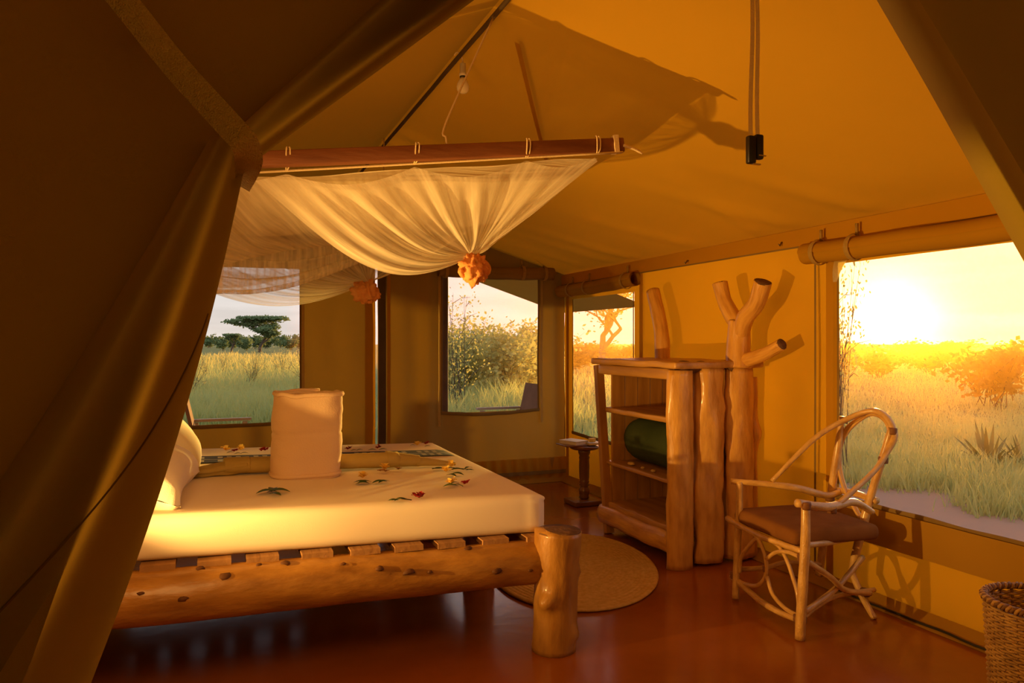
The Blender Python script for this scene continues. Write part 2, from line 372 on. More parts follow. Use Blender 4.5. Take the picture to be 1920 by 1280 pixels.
def seam(u, v):
    p = a.lerp(b, u); x = p.x+(.024*v-.012); return (x, p.y, roofz(x)-.03-.012*math.sin(PI*u))
MB().grid(30, 2, seam).obj('roof_seam', CANVAS, ceil)
MB().tube([(XC, y, RIDGE-.035-.01*nz(y*2)) for y in [1.0+.2*i for i in range(27)]], .010, 8).obj('ridge_pole', POLE, ceil)
struct(MB().sheet(span(XL, XR, .4), span(0, 2.6, .4), lambda x, z: (x, -1.7, min(z, roofz(x)))).obj('wall_rear', CANVAS_THIN), 'canvas wall behind the viewer')
struct(MB().sheet(span(-1.7, YF, .4), span(0, EAVE, .4), lambda y, z: (XR, y, z)).obj('wall_right_rear', CANVAS), 'canvas side wall beside the doorway')

# front partition with the tied-back doorway
def bl(z):
    return (-.50+(z/1.53)*.49) if z < 1.53 else -.01+(z-1.53)/(2.22-1.53)*.87
def brr(z):
    if z < 1.1: return 1.95
    return 1.95+(z-1.1)/(2.22-1.1)*(.86-1.95)
def edge_l(z): return XL if z < EAVE else XC-(RIDGE-z)/SL
def edge_r(z): return XR if z < EAVE else XC+(RIDGE-z)/SL
mb = MB()
mb.grid(44, 40, lambda u, v: (edge_l(v*2.22)+(bl(v*2.22)-edge_l(v*2.22))*u, YF+.035+.02*nz(u*3, v*4), v*2.22))
mb.grid(40, 40, lambda u, v: (edge_r(v*2.22)+(brr(v*2.22)-edge_r(v*2.22))*u, YF+.03+.02*nz(u*3, v*4, 5), v*2.22))
mb.grid(20, 8, lambda u, v: (edge_l(2.22+v*.38)+(edge_r(2.22+v*.38)-edge_l(2.22+v*.38))*u, YF+.035, 2.22+v*.38))
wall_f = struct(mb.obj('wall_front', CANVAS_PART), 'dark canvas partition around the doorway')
strip = MB().grid(12, 1, lambda u, v: (1.42+.004*v+.05*u, YF+.016, 1.62+.5*u)).obj('seam_strip', SEAM, wall_f)

# windows: insect screens
def screen_mat():
    m = bpy.data.materials.new('insect_screen'); m.use_nodes = True; N = m.node_tree.nodes; L = m.node_tree.links; N.clear()
    o = N.new('ShaderNodeOutputMaterial'); t = N.new('ShaderNodeBsdfTransparent'); d = N.new('ShaderNodeBsdfDiffuse'); d.inputs[0].default_value = (.14, .12, .09, 1)
    x = N.new('ShaderNodeMixShader'); x.inputs[0].default_value = .10; L.new(t.outputs[0], x.inputs[1]); L.new(d.outputs[0], x.inputs[2]); L.new(x.outputs[0], o.inputs[0]); return m
SCREEN = screen_mat()
def window(n, rect, axis, label, sag):
    a0, a1, z0, z1 = rect
    P = (lambda a, z, off=0: Vector((a, YB+off, z))) if axis == 'x' else (lambda a, z, off=0: Vector((XR+off, a, z)))
    w = struct(MB().grid(14, 10, lambda u, v: P(a0+(a1-a0)*u, z0+(z1-z0)*v, .012+.006*nz(u*3, v*3, n))).obj('window_%d' % n, SCREEN), label)
    fb = (lambda a, z: fold_b(a, z)) if axis == 'x' else (lambda a, z: 0)
    s = -1
    for q in range(2):
        a_ = (a0, a1)[q]
        MB().grid(24, 1, lambda u, v: P(a_+(.016*v-.002)*(1 if q == 0 else -1), z0+(z1-z0)*u, fb(a_, z0+(z1-z0)*u)-.006)).obj('screen_binding', SEAM, w)
    MB().grid(30, 3, lambda u, v: P(a0+(a1-a0)*u, z0-.012+.03*v+sag*math.sin(PI*u)*-1+.006*nz(u*8, n), fb(a0+(a1-a0)*u, z0)-.012-.006*math.sin(PI*v))).obj('screen_hem', SEAM, w)
    return w
window(1, WB1, 'x', 'wide screened window in the gable wall behind the rolled duvet', .02)
window(2, WB2, 'x', 'screened window in the gable wall right of the door seam', .025)
window(3, W3, 'y', 'small screened window in the side wall beside the bookshelf', .01)
window(4, W4, 'y', 'large screened window in the side wall facing the setting sun', .012)

# ------------------------------------------------------------------ rolled window blinds
def blind(label, p0, p1, r, m, ties, tail=None):
    p0, p1 = Vector(p0), Vector(p1); t = thing('rolled_window_blind', label, 'window blind', p0, 'rolled canvas window blinds')
    ax = (p1-p0).normalized(); up = Vector((0, 0, 1)); sd = ax.cross(up)
    def f(u, v):
        th = v*2*PI*2.3; rr = r*(1-.16*v*2.3/1.4)*(1+.05*nz(u*6, math.cos(th), math.sin(th)))
        c = p0.lerp(p1, u)+up*(-.012*math.sin(PI*u)+.006*nz(u*5, 2)); return c+(sd*math.cos(th)+up*math.sin(th))*rr
    MB().grid(26, 60, f).obj('canvas_roll', m, t)
    for k in ties:
        c = p0.lerp(p1, k); pts = [c+(sd*math.cos(2*PI*i/18)+up*math.sin(2*PI*i/18))*(r*1.12) for i in range(18)]
        def g(u, v, c=c, k=k):
            th = 2*PI*u; return c+ax*((v-.5)*.03)+(sd*math.cos(th)+up*math.sin(th))*(r*1.1+.004*math.sin(v*PI))
        s_ = MB().grid(20, 2, g)
        s_.box(c+up*(r*1.5)+sd*(-.2*r), (.012, .012, r))
        s_.obj('tie_strap', WEB, t)
    if tail:
        for k, w, h, sk_ in tail:
            c = p0.lerp(p1, k)
            MB().grid(6, 3, lambda u, v: c-up*(r*.6+h*u)+ax*((v-.5)*w*(1-.75*u)+sk_*u)+sd*.01*math.sin(u*3)).obj('loose_strap_end', WEB, t)
    return t
blind('rolled khaki blind with open end above the window by the bookshelf', (XR-.075, 6.33, 1.765), (XR-.075, 4.98, 1.78), .058, CANVAS, (.18, .42, .90))
blind('long khaki blind rolled above the large sunset window', (XR-.075, 3.2, 1.775), (XR-.075, 1.2, 1.775), .06, CANVAS, (.05, .17), ((.13, .10, .13, -.05),))
blind('dark rolled blind tied above the window right of the door seam', (1.80, YB-.08, 1.925), (2.90, YB-.08, 1.925), .06, CANVAS_DARK, (.06, .72, .92))
blind('dark rolled blind above the wide window behind the net', (-.66, YB-.08, 1.955), (.70, YB-.08, 1.955), .06, CANVAS_DARK, (.1, .88))

# ------------------------------------------------------------------ tied-back door flaps in the foreground
T = Vector((.035, YF-.03, 1.53))
t = thing('door_flap', 'dark canvas door flap gathered and tied back on the left', 'door flap', (-.5, YF, 0), 'tied back door flaps')
def low(u, v):           # u: down from the tie, v: from the free edge to the wall
    z = 1.53*(1-u); z_ = u
    ex = .035-.285*1.53*u+.02*math.sin(PI*min(1, u*2.2))
    W = .055+.60*u; x = ex-W*v
    A = .018+.085*min(1, u*2.4)
    y = YF-.045-A*math.cos(2*PI*v/.58)*(1-.65*v)+.03*v+.012*nz(v*5, u*4, 3)
    y += .05*smooth((v-.0)/.03)*0
    return (x, y+.12*smooth((v-.72)/.28), z+.03*v*(1-u))
MB().grid(50, 70, low).obj('lower_drape', CANVAS_FLAP, t)
AP = Vector((.86, YF, 2.20))
def upp(u, v):           # u: from the tie up to the apex, v: from the free edge to the wall
    p = Vector((.04, YF-.03, 1.515)).lerp(AP, u); nrm = Vector((-.62, 0, .78)); W = .06+.17*u
    A = .014+.05*min(1, u*2.5)
    p = p+nrm*(W*v); p.y = YF-.035-A*math.cos(2*PI*v/.62)*(1-.4*v)+.03*v+.09*smooth((v-.75)/.25)+.008*nz(u*5, v*4, 1); return p
MB().grid(50, 50, upp).obj('upper_drape', CANVAS_FLAP, t)
def hemline(u, v):
    p = Vector(low(.13+.22*u, .02+.42*u**1.3+.012*v)); p.y -= .004; return p
MB().grid(30, 1, hemline).obj('hem_seam', SEAM, t)
st = [(230, 0), (330, 125), (430, 235), (456, 265), (466, 295), (462, 325), (453, 352)]
ys = [YF-.06, YF-.075, YF-.115, YF-.125, YF-.105, YF-.07, YF-.03]
pts = bez([at_y(x, y, q) for (x, y), q in zip([(150, -95)]+st, [YF-.03]+ys)], 8)
def strap(u, v):
    f = u*(len(pts)-1); i = min(int(f), len(pts)-2); p = pts[i].lerp(pts[i+1], f-i); q = (pts[i+1]-pts[i]).normalized()
    side = Vector((q.z, 0, -q.x)).normalized(); w = .031*(1-.35*smooth((u-.72)/.28))
    return p+side*((v-.5)*w)+Vector((0, -.003*math.sin(PI*v), 0))
MB().grid(60, 4, strap).obj('tie_strap', STRAP, t)
MB().tube([at_y(263, 65, YF+.02), at_y(263, 65, YF-.012)], [.006, .0055], 12).obj('eyelet', BLACKP, t)

t = thing('door_flap', 'sunlit canvas door flap rolled back at the upper right', 'door flap', (1.9, YF, 0), 'tied back door flaps')
E0, E1, E2 = Vector((.86, YF, 2.16)), Vector((1.075, YF, 1.90)), Vector((1.485, YF, 1.425))
ep = bez([E0, E1, E2, Vector((1.80, YF, 1.02)), Vector((1.86, YF, .5)), Vector((1.88, YF, 0))], 12)
def rf(u, v):
    f = u*(len(ep)-1); i = min(int(f), len(ep)-2); p = ep[i].lerp(ep[i+1], f-i); q = (ep[i+1]-ep[i]).normalized(); side = Vector((-q.z, 0, q.x))
    w = .05+.10*min(1, u*2)
    th = min(1, v/.5)*PI*1.25
    if v < .5: off = side*(w*.35*(1-math.cos(th)))+Vector((0, -w*.35*math.sin(th), 0))
    else: off = side*(w*.35*(1-math.cos(PI*1.25))+(v-.5)*.6)+Vector((0, -w*.35*math.sin(PI*1.25)*(1-(v-.5)*1.0), 0))
    return p+off+Vector((0, -.015+.006*nz(u*6, v*3), 0))
MB().grid(60, 30, rf).obj('rolled_edge', CANVAS_FLAP, t)

# ------------------------------------------------------------------ bed
def btop(x): return .662-.026*(x-.5)
def bdrop(x): return -.026*(x-.5)
bed = thing('log_bed', 'rustic bed frame built from peeled yellow logs on the red floor', 'bed', (.35, 3.85, 0))
RY = 2.93
def rail(y, x0, x1, seed, knots, z=.378, r=.09, name='side_rail'):
    n = 60; path = [(x0+(x1-x0)*i/n, y+.008*nz(i*.06, seed), z+bdrop(x0+(x1-x0)*i/n)+.006*nz(i*.08, seed, 4)) for i in range(n+1)]
    rr = [r*(1+.10*(1-i/n)+.03*nz(i*.1, seed+3)) for i in range(n+1)]
    ks = []
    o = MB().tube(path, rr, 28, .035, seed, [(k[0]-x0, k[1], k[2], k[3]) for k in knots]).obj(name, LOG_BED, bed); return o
kn = []
kp = [(265, 1112), (375, 1076), (422, 1084), (487, 1068), (537, 1064), (588, 1056), (645, 1062), (712, 1067), (767, 1071), (805, 1071), (885, 1035), (930, 1069), (993, 1067), (345, 1120)]
for px, py in kp:
    p = at_y(px, py, RY-.085); rc = .378+bdrop(p.x); kn.append((p.x, p.z-rc))
# ring frame: a = up, b = tangent x up  -> for +X tangent b = (1,0,0)x(0,0,1) = (0,-1,0): angle measured from up toward the viewer
knots = [(x, math.acos(max(-1, min(1, dz/.095))), .009, .018) for x, dz in kn]
near_rail = rail(RY, -.85, 1.30, 1, knots)
for (x, dz), k in zip(kn, range(99)):
    an = math.acos(max(-1, min(1, dz/.095))); r_ = .098+.004*(1-x)
    c = Vector((x, RY-math.sin(an)*r_, .378+bdrop(x)+math.cos(an)*r_)); nv = Vector((0, -math.sin(an), math.cos(an)))
    MB().tube([c-nv*.012, c+nv*.0025, c+nv*.003], [.008+.004*(k*7 % 3), .007+.004*(k*7 % 3), .002], 9, .5, k, flat=(1.5, 1, .8)).obj('knot', LOGDARK, near_rail)
rail(4.72, -.85, 1.30, 5, [])
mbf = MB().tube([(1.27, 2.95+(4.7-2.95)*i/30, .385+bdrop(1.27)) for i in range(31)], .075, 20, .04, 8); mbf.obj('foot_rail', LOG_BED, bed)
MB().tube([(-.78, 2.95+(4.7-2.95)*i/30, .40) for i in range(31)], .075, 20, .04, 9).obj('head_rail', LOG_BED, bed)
def post(x, y, h, r, seed, knots=(), lean=(0, 0), nm='post'):
    n = 26; path = [(x+lean[0]*i/n+.006*nz(i*.12, seed), y+lean[1]*i/n, h*i/n) for i in range(n+1)]
    rr = [r*(1.0-.05*math.sin(PI*min(1, i/n*1.1))+.03*(i/n > .8)*(i/n-.8)*5) for i in range(n+1)]
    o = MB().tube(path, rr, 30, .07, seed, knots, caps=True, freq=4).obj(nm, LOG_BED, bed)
    top = Vector(path[-1])
    MB().lathe([(rr[-1]*.99, -.004), (rr[-1]*.97, .002), (rr[-1]*.5, .004), (.004, .004)], top, 30).obj('end_grain', LOGEND, o); return o
post(1.325, 2.875, .50, .095, 11, [(.08, 3.9, .02, .03), (.22, 2.3, .055, .026), (.33, 4.2, .012, .02)], (.02, .0))
post(1.33, 4.78, .50, .09, 12); post(-.85, 2.9, .5, .09, 13); post(-.85, 4.75, .5, .09, 14)
post(1.30, 3.78, .37, .085, 15, nm='middle_leg')
slat = None
for i in range(12):
    x = -.74+.182*i; o = MB().box((x, 3.83, .481+bdrop(x)), (.115, 1.83, .022)).obj('slat', SLAT, bed, False)
    o.rotation_euler.z = math.radians(.6*nz(i*3.3))

MX0, MX1, MY0, MY1 = -.80, 1.33, 2.94, 4.745
def mdisp(p, n):
    x = p.x+(MX0+MX1)/2
    p.z += bdrop(x)
    c = smooth((p.x-.93)/.13)
    if n.x > .3 or c > 0:        # gathered sheet at the foot corners
        k = c*smooth((abs(p.y)-.80)/.09); p.x += .008*k*math.sin(p.z*140+p.y*20); p.y += .006*k*math.sin(p.x*110)
    p.z += .004*nz(p.x*2, p.y*2, 1)*(n.z > .5)
    if abs(n.y) > .6: p.y += .006*nz(p.x*2.5, p.z*4, 7)
    return p
mat_o = MB().rbox(((MX0+MX1)/2, (MY0+MY1)/2, .578), (MX1-MX0, MY1-MY0, .168), .045, 5, .04, mdisp).obj('mattress', SHEET)
tag(mat_o, 'thick mattress in a fitted cream sheet on the log bed frame', 'mattress')

def pillow(label, loc, rot, w, h, th):
    def f(sgn):
        def g(u, v):
            x, y = 2*u-1, 2*v-1
            sx = x*(1-.10*(1-y*y)*x*x); sy = y*(1-.08*(1-x*x)*y*y)
            k = max(0, (1-x**4)*(1-y**4))**.42
            return (sx*w/2, sy*h/2, sgn*(k*th/2)+.010*nz(x*2.2, y*2.6, sgn*3+w)*k+.006*nz(x*6+y*4, y*3, sgn)*(1-k))
        return g
    mb = MB().grid(30, 30, f(1)); m2 = MB().grid(30, 30, f(-1)); m2.f = [q[::-1] for q in m2.f]; mb.add(m2.v, m2.f, m2.uv)
    o = mb.obj('pillow', PILLOW); o.location = loc; o.rotation_euler = rot; return tag(o, label, 'pillow', 'pillows at the head of the bed')
pillow('white pillow leaning at the near side of the bed, closest to the tied flap', (-.37, 3.36, .795), (math.radians(2), math.radians(19), math.radians(-4)), .58, .68, .25)
pillow('white pillow at the far side of the bed, behind the near pillow', (-.30, 4.10, .835), (math.radians(-3), math.radians(46), math.radians(3)), .50, .70, .29)

# duvet rolled upright
def duvet():
    c = Vector((.405, 3.66, btop(.4)-.002)); H = .40; mb = MB(); turns = 2.25; n = 120
    def sec(t):               # 0 outer end -> inner, superelliptic spiral
        th = PI*.45+t*turns*2*PI; k = 1-.30*t*turns/1.15
        a, b = .182*k, .135*k; ct, s_ = math.cos(th), math.sin(th); e = .62
        return Vector((a*math.copysign(abs(ct)**e, ct), b*math.copysign(abs(s_)**e, s_), 0))
    def f(u, v):
        p = sec(u); z = v*H
        bul = 1+.02*math.sin(PI*v)-.035*math.exp(-((v-.53)/.018)**2)*(u < .55)-.02*(abs(2*v-1)**8)
        lump = .007*nz(p.x*8, p.y*8, z*9)+.004*nz(p.x*22, p.y*22, z*26)
        q = Vector((p.x*bul, p.y*bul, 0)); q += q.normalized()*lump
        q.x += .012*(v-.5)+.004; top = .012*nz(u*26, 3)-.018*u
        return c+q+Vector((0, 0, z+(top*smooth((v-.7)/.3))))
    mb.grid(n, 40, f)
    # thick soft top lip that follows the roll
    lip = [Vector(f(i/n, 1.0))*1.0-Vector((0, 0, .006)) for i in range(n+1)]
    mb.tube(lip, [.011+.003*nz(i*.3) for i in range(n+1)], 8)
    bot = [Vector(f(i/n, 0))+Vector((0, 0, .016)) for i in range(0, n//2)]
    mb.tube(bot, .010, 8)
    cx = []
    o = mb.obj('rolled_duvet', DUVET); return tag(o, 'peach duvet rolled up and standing upright on the bed', 'duvet')
duvet()

# khaki towel rolled and laid across behind the duvet
tw = thing('rolled_towel', 'khaki towel rolled into a long twist lying behind the upright duvet', 'towel', (.5, 3.83, btop(.5)))
def towel(name, x0, x1, r0, r1, y0, y1, seed, rr=.2):
    n = 40; path = []; rs = []
    for i in range(n+1):
        s_ = i/n; x = x0+(x1-x0)*s_; r = r0+(r1-r0)*s_; path.append((x, y0+(y1-y0)*s_, btop(x)+.006+r*.78)); rs.append(r)
    return MB().tube(path, rs, 24, rr, seed, flat=(1, 1.35, .8), freq=5).obj(name, KHAKI, tw)
towel('rolled_body', .10, .86, .046, .048, 3.76, 3.78, 3, .10); towel('twisted_end', .12, -.17, .042, .020, 3.76, 3.68, 5, .5)
towel('folded_band', .80, .97, .050, .036, 3.78, 3.77, 7, .08); towel('pointed_end', .95, 1.16, .034, .010, 3.77, 3.75, 8, .15)
towel('wrap_band', .03, .14, .047, .049, 3.75, 3.76, 9, .06)

# patterned runner
def runner_mat():
    m = bpy.data.materials.new('meander_print'); m.use_nodes = True; N = m.node_tree.nodes; L = m.node_tree.links; p = N['Principled BSDF']; p.inputs['Roughness'].default_value = .9
    tc = N.new('ShaderNodeTexCoord'); sp = N.new('ShaderNodeSeparateXYZ'); L.new(tc.outputs['UV'], sp.inputs[0])
    def mt(op, a, b=0.0):
        n = N.new('ShaderNodeMath'); n.operation = op
        for i, v in enumerate((a, b)):
            if isinstance(v, (int, float)): n.inputs[i].default_value = v
            else: L.new(v, n.inputs[i])
        return n.outputs[0]
    u, v = sp.outputs[0], sp.outputs[1]
    fx = mt('FRACT', mt('MULTIPLY', u, 46)); gx = mt('FRACT', mt('MULTIPLY', u, 11.5)); fy = mt('FRACT', mt('MULTIPLY', v, 2.0))
    bars = mt('MULTIPLY', mt('GREATER_THAN', fx, .45), mt('MULTIPLY', mt('GREATER_THAN', fy, .18), mt('LESS_THAN', fy, .72)))
    gapx = mt('GREATER_THAN', gx, .25); edge = mt('MULTIPLY', mt('GREATER_THAN', v, .1), mt('LESS_THAN', v, .9))
    line = mt('MULTIPLY', mt('GREATER_THAN', fy, .80), mt('LESS_THAN', fy, .9))
    k = mt('MULTIPLY', edge, mt('MAXIMUM', mt('MULTIPLY', bars, gapx), line))
    mx = N.new('ShaderNodeMix'); mx.data_type = 'RGBA'; L.new(k, mx.inputs[0]); mx.inputs[6].default_value = (.022, .016, .03, 1); mx.inputs[7].default_value = (.36, .32, .25, 1)
    L.new(mx.outputs[2], p.inputs['Base Color']); return m
RUN = runner_mat()
def runner(u, v):
    x = -.79+(1.30+.79)*u; y = 4.12+.23*v; z = btop(x)+.006; k = smooth((u-.965)/.035)
    return (x+.012*k, y, z-.02*k*k)
tag(MB().grid(60, 4, runner).obj('bed_runner', RUN), 'dark woven bed runner with pale meander pattern on the far side of the bed', 'bed runner')

# flowers and leaves scattered on the sheet
def leafmesh(mb, c, ang, L_, W_, z0=0, tilt=.15):
    c = Vector(c); d = Vector((math.cos(ang), math.sin(ang), 0)); s_ = Vector((-d.y, d.x, 0))
    def f(u, v):
        w = math.sin(PI*min(1, u*.96+.02))**.8*W_; return c+d*(L_*u)+s_*((v-.5)*w)+Vector((0, 0, .004+z0+tilt*L_*math.sin(PI*u)*.6+.12*w*abs(v-.5)*2))
    mb.grid(6, 4, f)
def petals(mb, c, n, r, seed, h=.5):
    rnd = random.Random(seed); c = Vector(c)
    for k in range(n):
        a_ = 2*PI*k/n+rnd.uniform(-.25, .25); d = Vector((math.cos(a_), math.sin(a_), 0)); s_ = Vector((-d.y, d.x, 0)); hh = h*rnd.uniform(.5, 1.5); rr = r*rnd.uniform(.75, 1.1)
        mb.grid(4, 4, lambda u, v: c+d*(rr*u)+s_*((v-.5)*rr*.95*math.sin(PI*(.12+.8*u)))+Vector((0, 0, .008+rr*hh*u*(1.4-.8*u)+.10*rr*abs(2*v-1))))
def sprig(label, cat, items, seed, group='flowers strewn on the bed'):
    rnd = random.Random(seed); base = None
    px, py = items[0][1], items[0][2]
    q = at_z(px, py, .65); q = at_z(px, py, btop(q.x)); t = thing('flower' if cat == 'flower' else 'leaf_sprig', label, cat, q, group)
    for it in items:
        k, px, py = it[:3]; p = at_z(px, py, .65); p = at_z(px, py, btop(p.x)+.004)
        if k == 'y': m = MB(); petals(m, p, 7, .028, rnd.random(), .8); petals(m, p+Vector((0, 0, .006)), 5, .022, rnd.random(), 1.3); m.obj('yellow_petals', PYEL, t)
        if k == 'r': m = MB(); petals(m, p, 6, .019, rnd.random(), .9); petals(m, p+Vector((.012, .0, .004)), 5, .016, rnd.random(), 1.2); m.obj('red_petals', PRED, t)
        if k == 'b': m = MB(); petals(m, p, 5, .022, rnd.random(), .5); m.obj('dry_petals', PBROWN, t)
        if k == 'l':
            m = MB(); a_ = it[3] if len(it) > 3 else rnd.uniform(0, 6.28); L_ = .85*it[4] if len(it) > 4 else .05
            leafmesh(m, p-Vector((math.cos(a_), math.sin(a_), 0))*L_*.5, a_, L_, L_*.5); m.obj('leaf', LEAF, t)
        if k == 's':
            p2 = at_z(it[3], it[4], btop(p.x)+.006); MB().tube([p+Vector((0, 0, .003)), (p+p2)/2+Vector((0, 0, .008)), p2], .0022, 5).obj('stem', STEM, t)
    return t
sprig('yellow flower lying leftmost, beside the far pillow', 'flower', [('y', 424, 847), ('l', 432, 850, .3, .05)], 1)
sprig('small dark red flower between two yellow ones near the far pillow', 'flower', [('r', 439, 849), ('l', 446, 852, 0, .05)], 2)
sprig('yellow flower just left of the upright duvet row of petals', 'flower', [('y', 452, 846), ('l', 458, 851, 0, .05)], 3)
sprig('dark red flower lying just left of the upright duvet', 'flower', [('r', 490, 848), ('r', 497, 847)], 4)
sprig('dark red flower with leaf just right of the upright duvet', 'flower', [('r', 652, 845), ('l', 664, 846, 0, .05), ('l', 675, 845, .2, .05)], 5)
sprig('dark red flower alone near the far edge of the bed', 'flower', [('r', 708, 843), ('l', 698, 845, 3, .06), ('l', 718, 844, 0, .06)], 6)
sprig('yellow flower near the far foot corner of the bed', 'flower', [('y', 782, 837), ('l', 774, 836, 3, .04)], 7)
sprig('dark red flower at the far foot corner of the bed', 'flower', [('r', 798, 835), ('l', 802, 838, 0, .05)], 8)
sprig('big yellow flower sprig with green leaves near the foot of the bed', 'flower', [('y', 836, 887), ('y', 846, 878), ('l', 822, 881, 2.8, .075), ('l', 857, 883, -.2, .09), ('l', 857, 891, -.6, .08), ('s', 810, 879, 885, 880), ('l', 878, 879, .4, .06), ('l', 881, 883, -.2, .05), ('l', 846, 893, -.9, .07)], 9)
sprig('yellow flower with a red bud on a stem below the big sprig', 'flower', [('y', 845, 909), ('l', 851, 908, .3, .07), ('s', 850, 909, 868, 911), ('r', 871, 911), ('l', 845, 913, -.1, .08)], 10)
sprig('red berry cluster on a leafy stem at the near edge of the bed', 'flower', [('r', 780, 935), ('r', 786, 937), ('s', 730, 939, 772, 937), ('l', 752, 939, .2, .07), ('l', 737, 940, 2.9, .05)], 11)
sprig('pale yellow flower on a dark leaf in front of the duvet', 'flower', [('y', 680, 899), ('l', 676, 906, 2.8, .075), ('l', 684, 906, .3, .08), ('l', 680, 908, -.2, .07)], 12)
sprig('single green leaf lying on the sheet beside the pale yellow flower', 'leaf', [('l', 712, 906, .1, .085), ('l', 720, 905, .4, .07)], 13, 'loose leaves strewn on the bed')
sprig('dry brown petals lying in front of the khaki towel', 'petal', [('b', 713, 886), ('b', 723, 887), ('y', 722, 883)], 14, 'dry petals on the bed')
sprig('single dry petal near the tip of the khaki towel', 'petal', [('b', 747, 883)], 15, 'dry petals on the bed')
sprig('large dark green leaf cluster in the middle of the bed', 'leaf', [('l', 500, 925, 3.3, .10), ('l', 522, 924, -.2, .11), ('l', 512, 920, 1.3, .09), ('l', 516, 929, -.8, .07)], 16, 'loose leaves strewn on the bed')

# ------------------------------------------------------------------ mosquito net with its hanging bar
BL, BR = Vector((-.62, 2.86, 1.86)), Vector((1.455, 2.52, 2.055))
bar = thing('hanging_net_bar', 'dark wooden bar hung from the tent ridge to carry the net', 'bar', (BL+BR)/2)
d_ = (BR-BL); ang = math.atan2(d_.y, d_.x); pit = math.atan2(d_.z, d_.length); R_ = Matrix.Rotation(ang, 3, 'Z') @ Matrix.Rotation(-pit, 3, 'Y')
MB().rbox((BL+BR)/2, (d_.length, .04, .055), .006, 2, .3, None, R_).obj('wooden_bar', BEAM, bar, True)
MB().box(BR+Vector((-.035, .002, 0)), (.018, .05, .064), R_).obj('bar_strap', ROPE, bar, False)
MB().tube(bez([BR+Vector((-.01, -.02, -.005)), BR+Vector((.03, -.02, -.012)), BR+Vector((.06, -.02, -.022)), BR+Vector((.075, -.02, -.03))], 4), [.006]*9+[.005, .004, .003, .001], 8).obj('frayed_tie', ROPE, bar)
pt = at_y(540, 293, 2.72); MB().tube(bez([pt+Vector((-.02, 0, 0)), pt+Vector((.04, 0, 0)), pt+Vector((.08, 0, .002)), pt+Vector((.10, 0, .004))], 4), [.003]*5+[.007]*6+[.004, .002], 8).obj('frayed_tie', ROPE, bar)
for s_ in (.68, ):
    p = BL.lerp(BR, s_); MB().tube(bez([p+Vector((0, 0, -.02)), p+Vector((-.012, 0, .05)), p+Vector((-.004, .02, .12)), Vector((XC, p.y+.1, RIDGE-.04))], 6), .004, 6).obj('hanging_cord', ROPE, bar)
BLF, BRF = Vector((-.62, 4.72, 1.95)), Vector((1.42, 4.62, 2.03))
bar2 = thing('hanging_net_bar', 'dark wooden bar behind the net on the far side of the bed', 'bar', (BLF+BRF)/2)
d2 = BRF-BLF; R2 = Matrix.Rotation(math.atan2(d2.y, d2.x), 3, 'Z') @ Matrix.Rotation(-math.atan2(d2.z, d2.length), 3, 'Y')
MB().rbox((BLF+BRF)/2, (d2.length, .04, .05), .006, 2, .3, None, R2).obj('wooden_bar', BEAM, bar2)
for s_ in (.25, .78):
    p = BLF.lerp(BRF, s_); MB().tube(bez([p, p+Vector((0, 0, .15)), Vector((p.x, p.y, roofz(p.x)-.02))], 6), .004, 6).obj('hanging_cord', ROPE, bar2)

netT = thing('mosquito_net', 'sheer cream mosquito net slung over the bed and knotted up', 'mosquito net', (.4, 3.7, 1.6))
K1, K2 = at_y(888, 476, 2.72), at_y(692, 528, 4.45)
ropeA, ropeB = at_y(430, 326, 2.80), at_y(1168, 285, 2.50)
def rope_pt(s): return ropeA.lerp(ropeB, s)
MB().tube([rope_pt(-.35+1.35*i/12) for i in range(13)], .0045, 6).obj('hem_cord', ROPE, netT)
hang = [(530, 320), (762, 310), (975, 298), (1116, 290)]
for px, py in hang:
    s_ = (px-430)/(1168-430); p = rope_pt(s_); q = BL.lerp(BR, (p.x-BL.x)/(BR.x-BL.x))
    for dx in (-.006, .006):
        MB().tube(bez([p+Vector((dx*.3, 0, 0)), p.lerp(q, .5)+Vector((dx, -.02, 0)), q+Vector((dx, -.026, .03)), q+Vector((0, 0, .038))], 5), .003, 5).obj('tie_loop', ROPE, netT)
# near fan
tops = [(-.55, 0)]+[((px-430)/738, 0) for px, _ in hang]
def top_edge(s):      # s in rope parameter; scallops between loops
    sag = .03
    for i in range(len(tops)-1):
        a0, a1 = tops[i][0], tops[i+1][0]
        if a0 <= s <= a1:
            sag = .012+.05*math.sin(PI*(s-a0)/(a1-a0))*min(1, (a1-a0)/.3)
    return rope_pt(s)+Vector((0, .0, -sag))
def fan(edge, K, s0, s1, sag, seed, nu=120, nv=26, fold=.02, pinch=.012):
    def f(u, v):
        s = s0+(s1-s0)*u; A = edge(s); L_ = (A-K).length
        p = A.lerp(K, v); p.z -= sag(u)*L_*math.sin(PI*v)*(.6+.4*v)
        w = math.sin(u*34+seed+2*nz(u*9, seed))+.6*math.sin(u*83+seed*2); k = v*(1-v)*4
        p.y += fold*w*k*.6; p.z += fold*.25*math.sin(u*61+seed)*k
        th = u*2*PI; p += Vector((math.cos(th), math.sin(th), 0))*pinch*smooth((v-.75)/.25); return p
    return MB().grid(nu, nv, f)
fan(top_edge, K1, .06, .93, lambda u: .26*(1-u)**1.2+.01, 1, 130).obj('near_side_net', NET, netT)
def foot_edge1(s): return rope_pt(.93).lerp(BRF.lerp(rope_pt(.93), .5), s)+Vector((-.01, 0, -.03-.03*math.sin(PI*s)))
fan(foot_edge1, K1, 0, 1, lambda u: .03+.05*u, 4, 60).obj('foot_side_net', NET, netT)
def foot_edge2(s): return BRF.lerp(rope_pt(.93), .5).lerp(BRF, s)+Vector((-.01, 0, -.03-.03*math.sin(PI*s)))
fan(foot_edge2, K2, 0, 1, lambda u: .04, 5, 60).obj('foot_side_net', NET, netT)
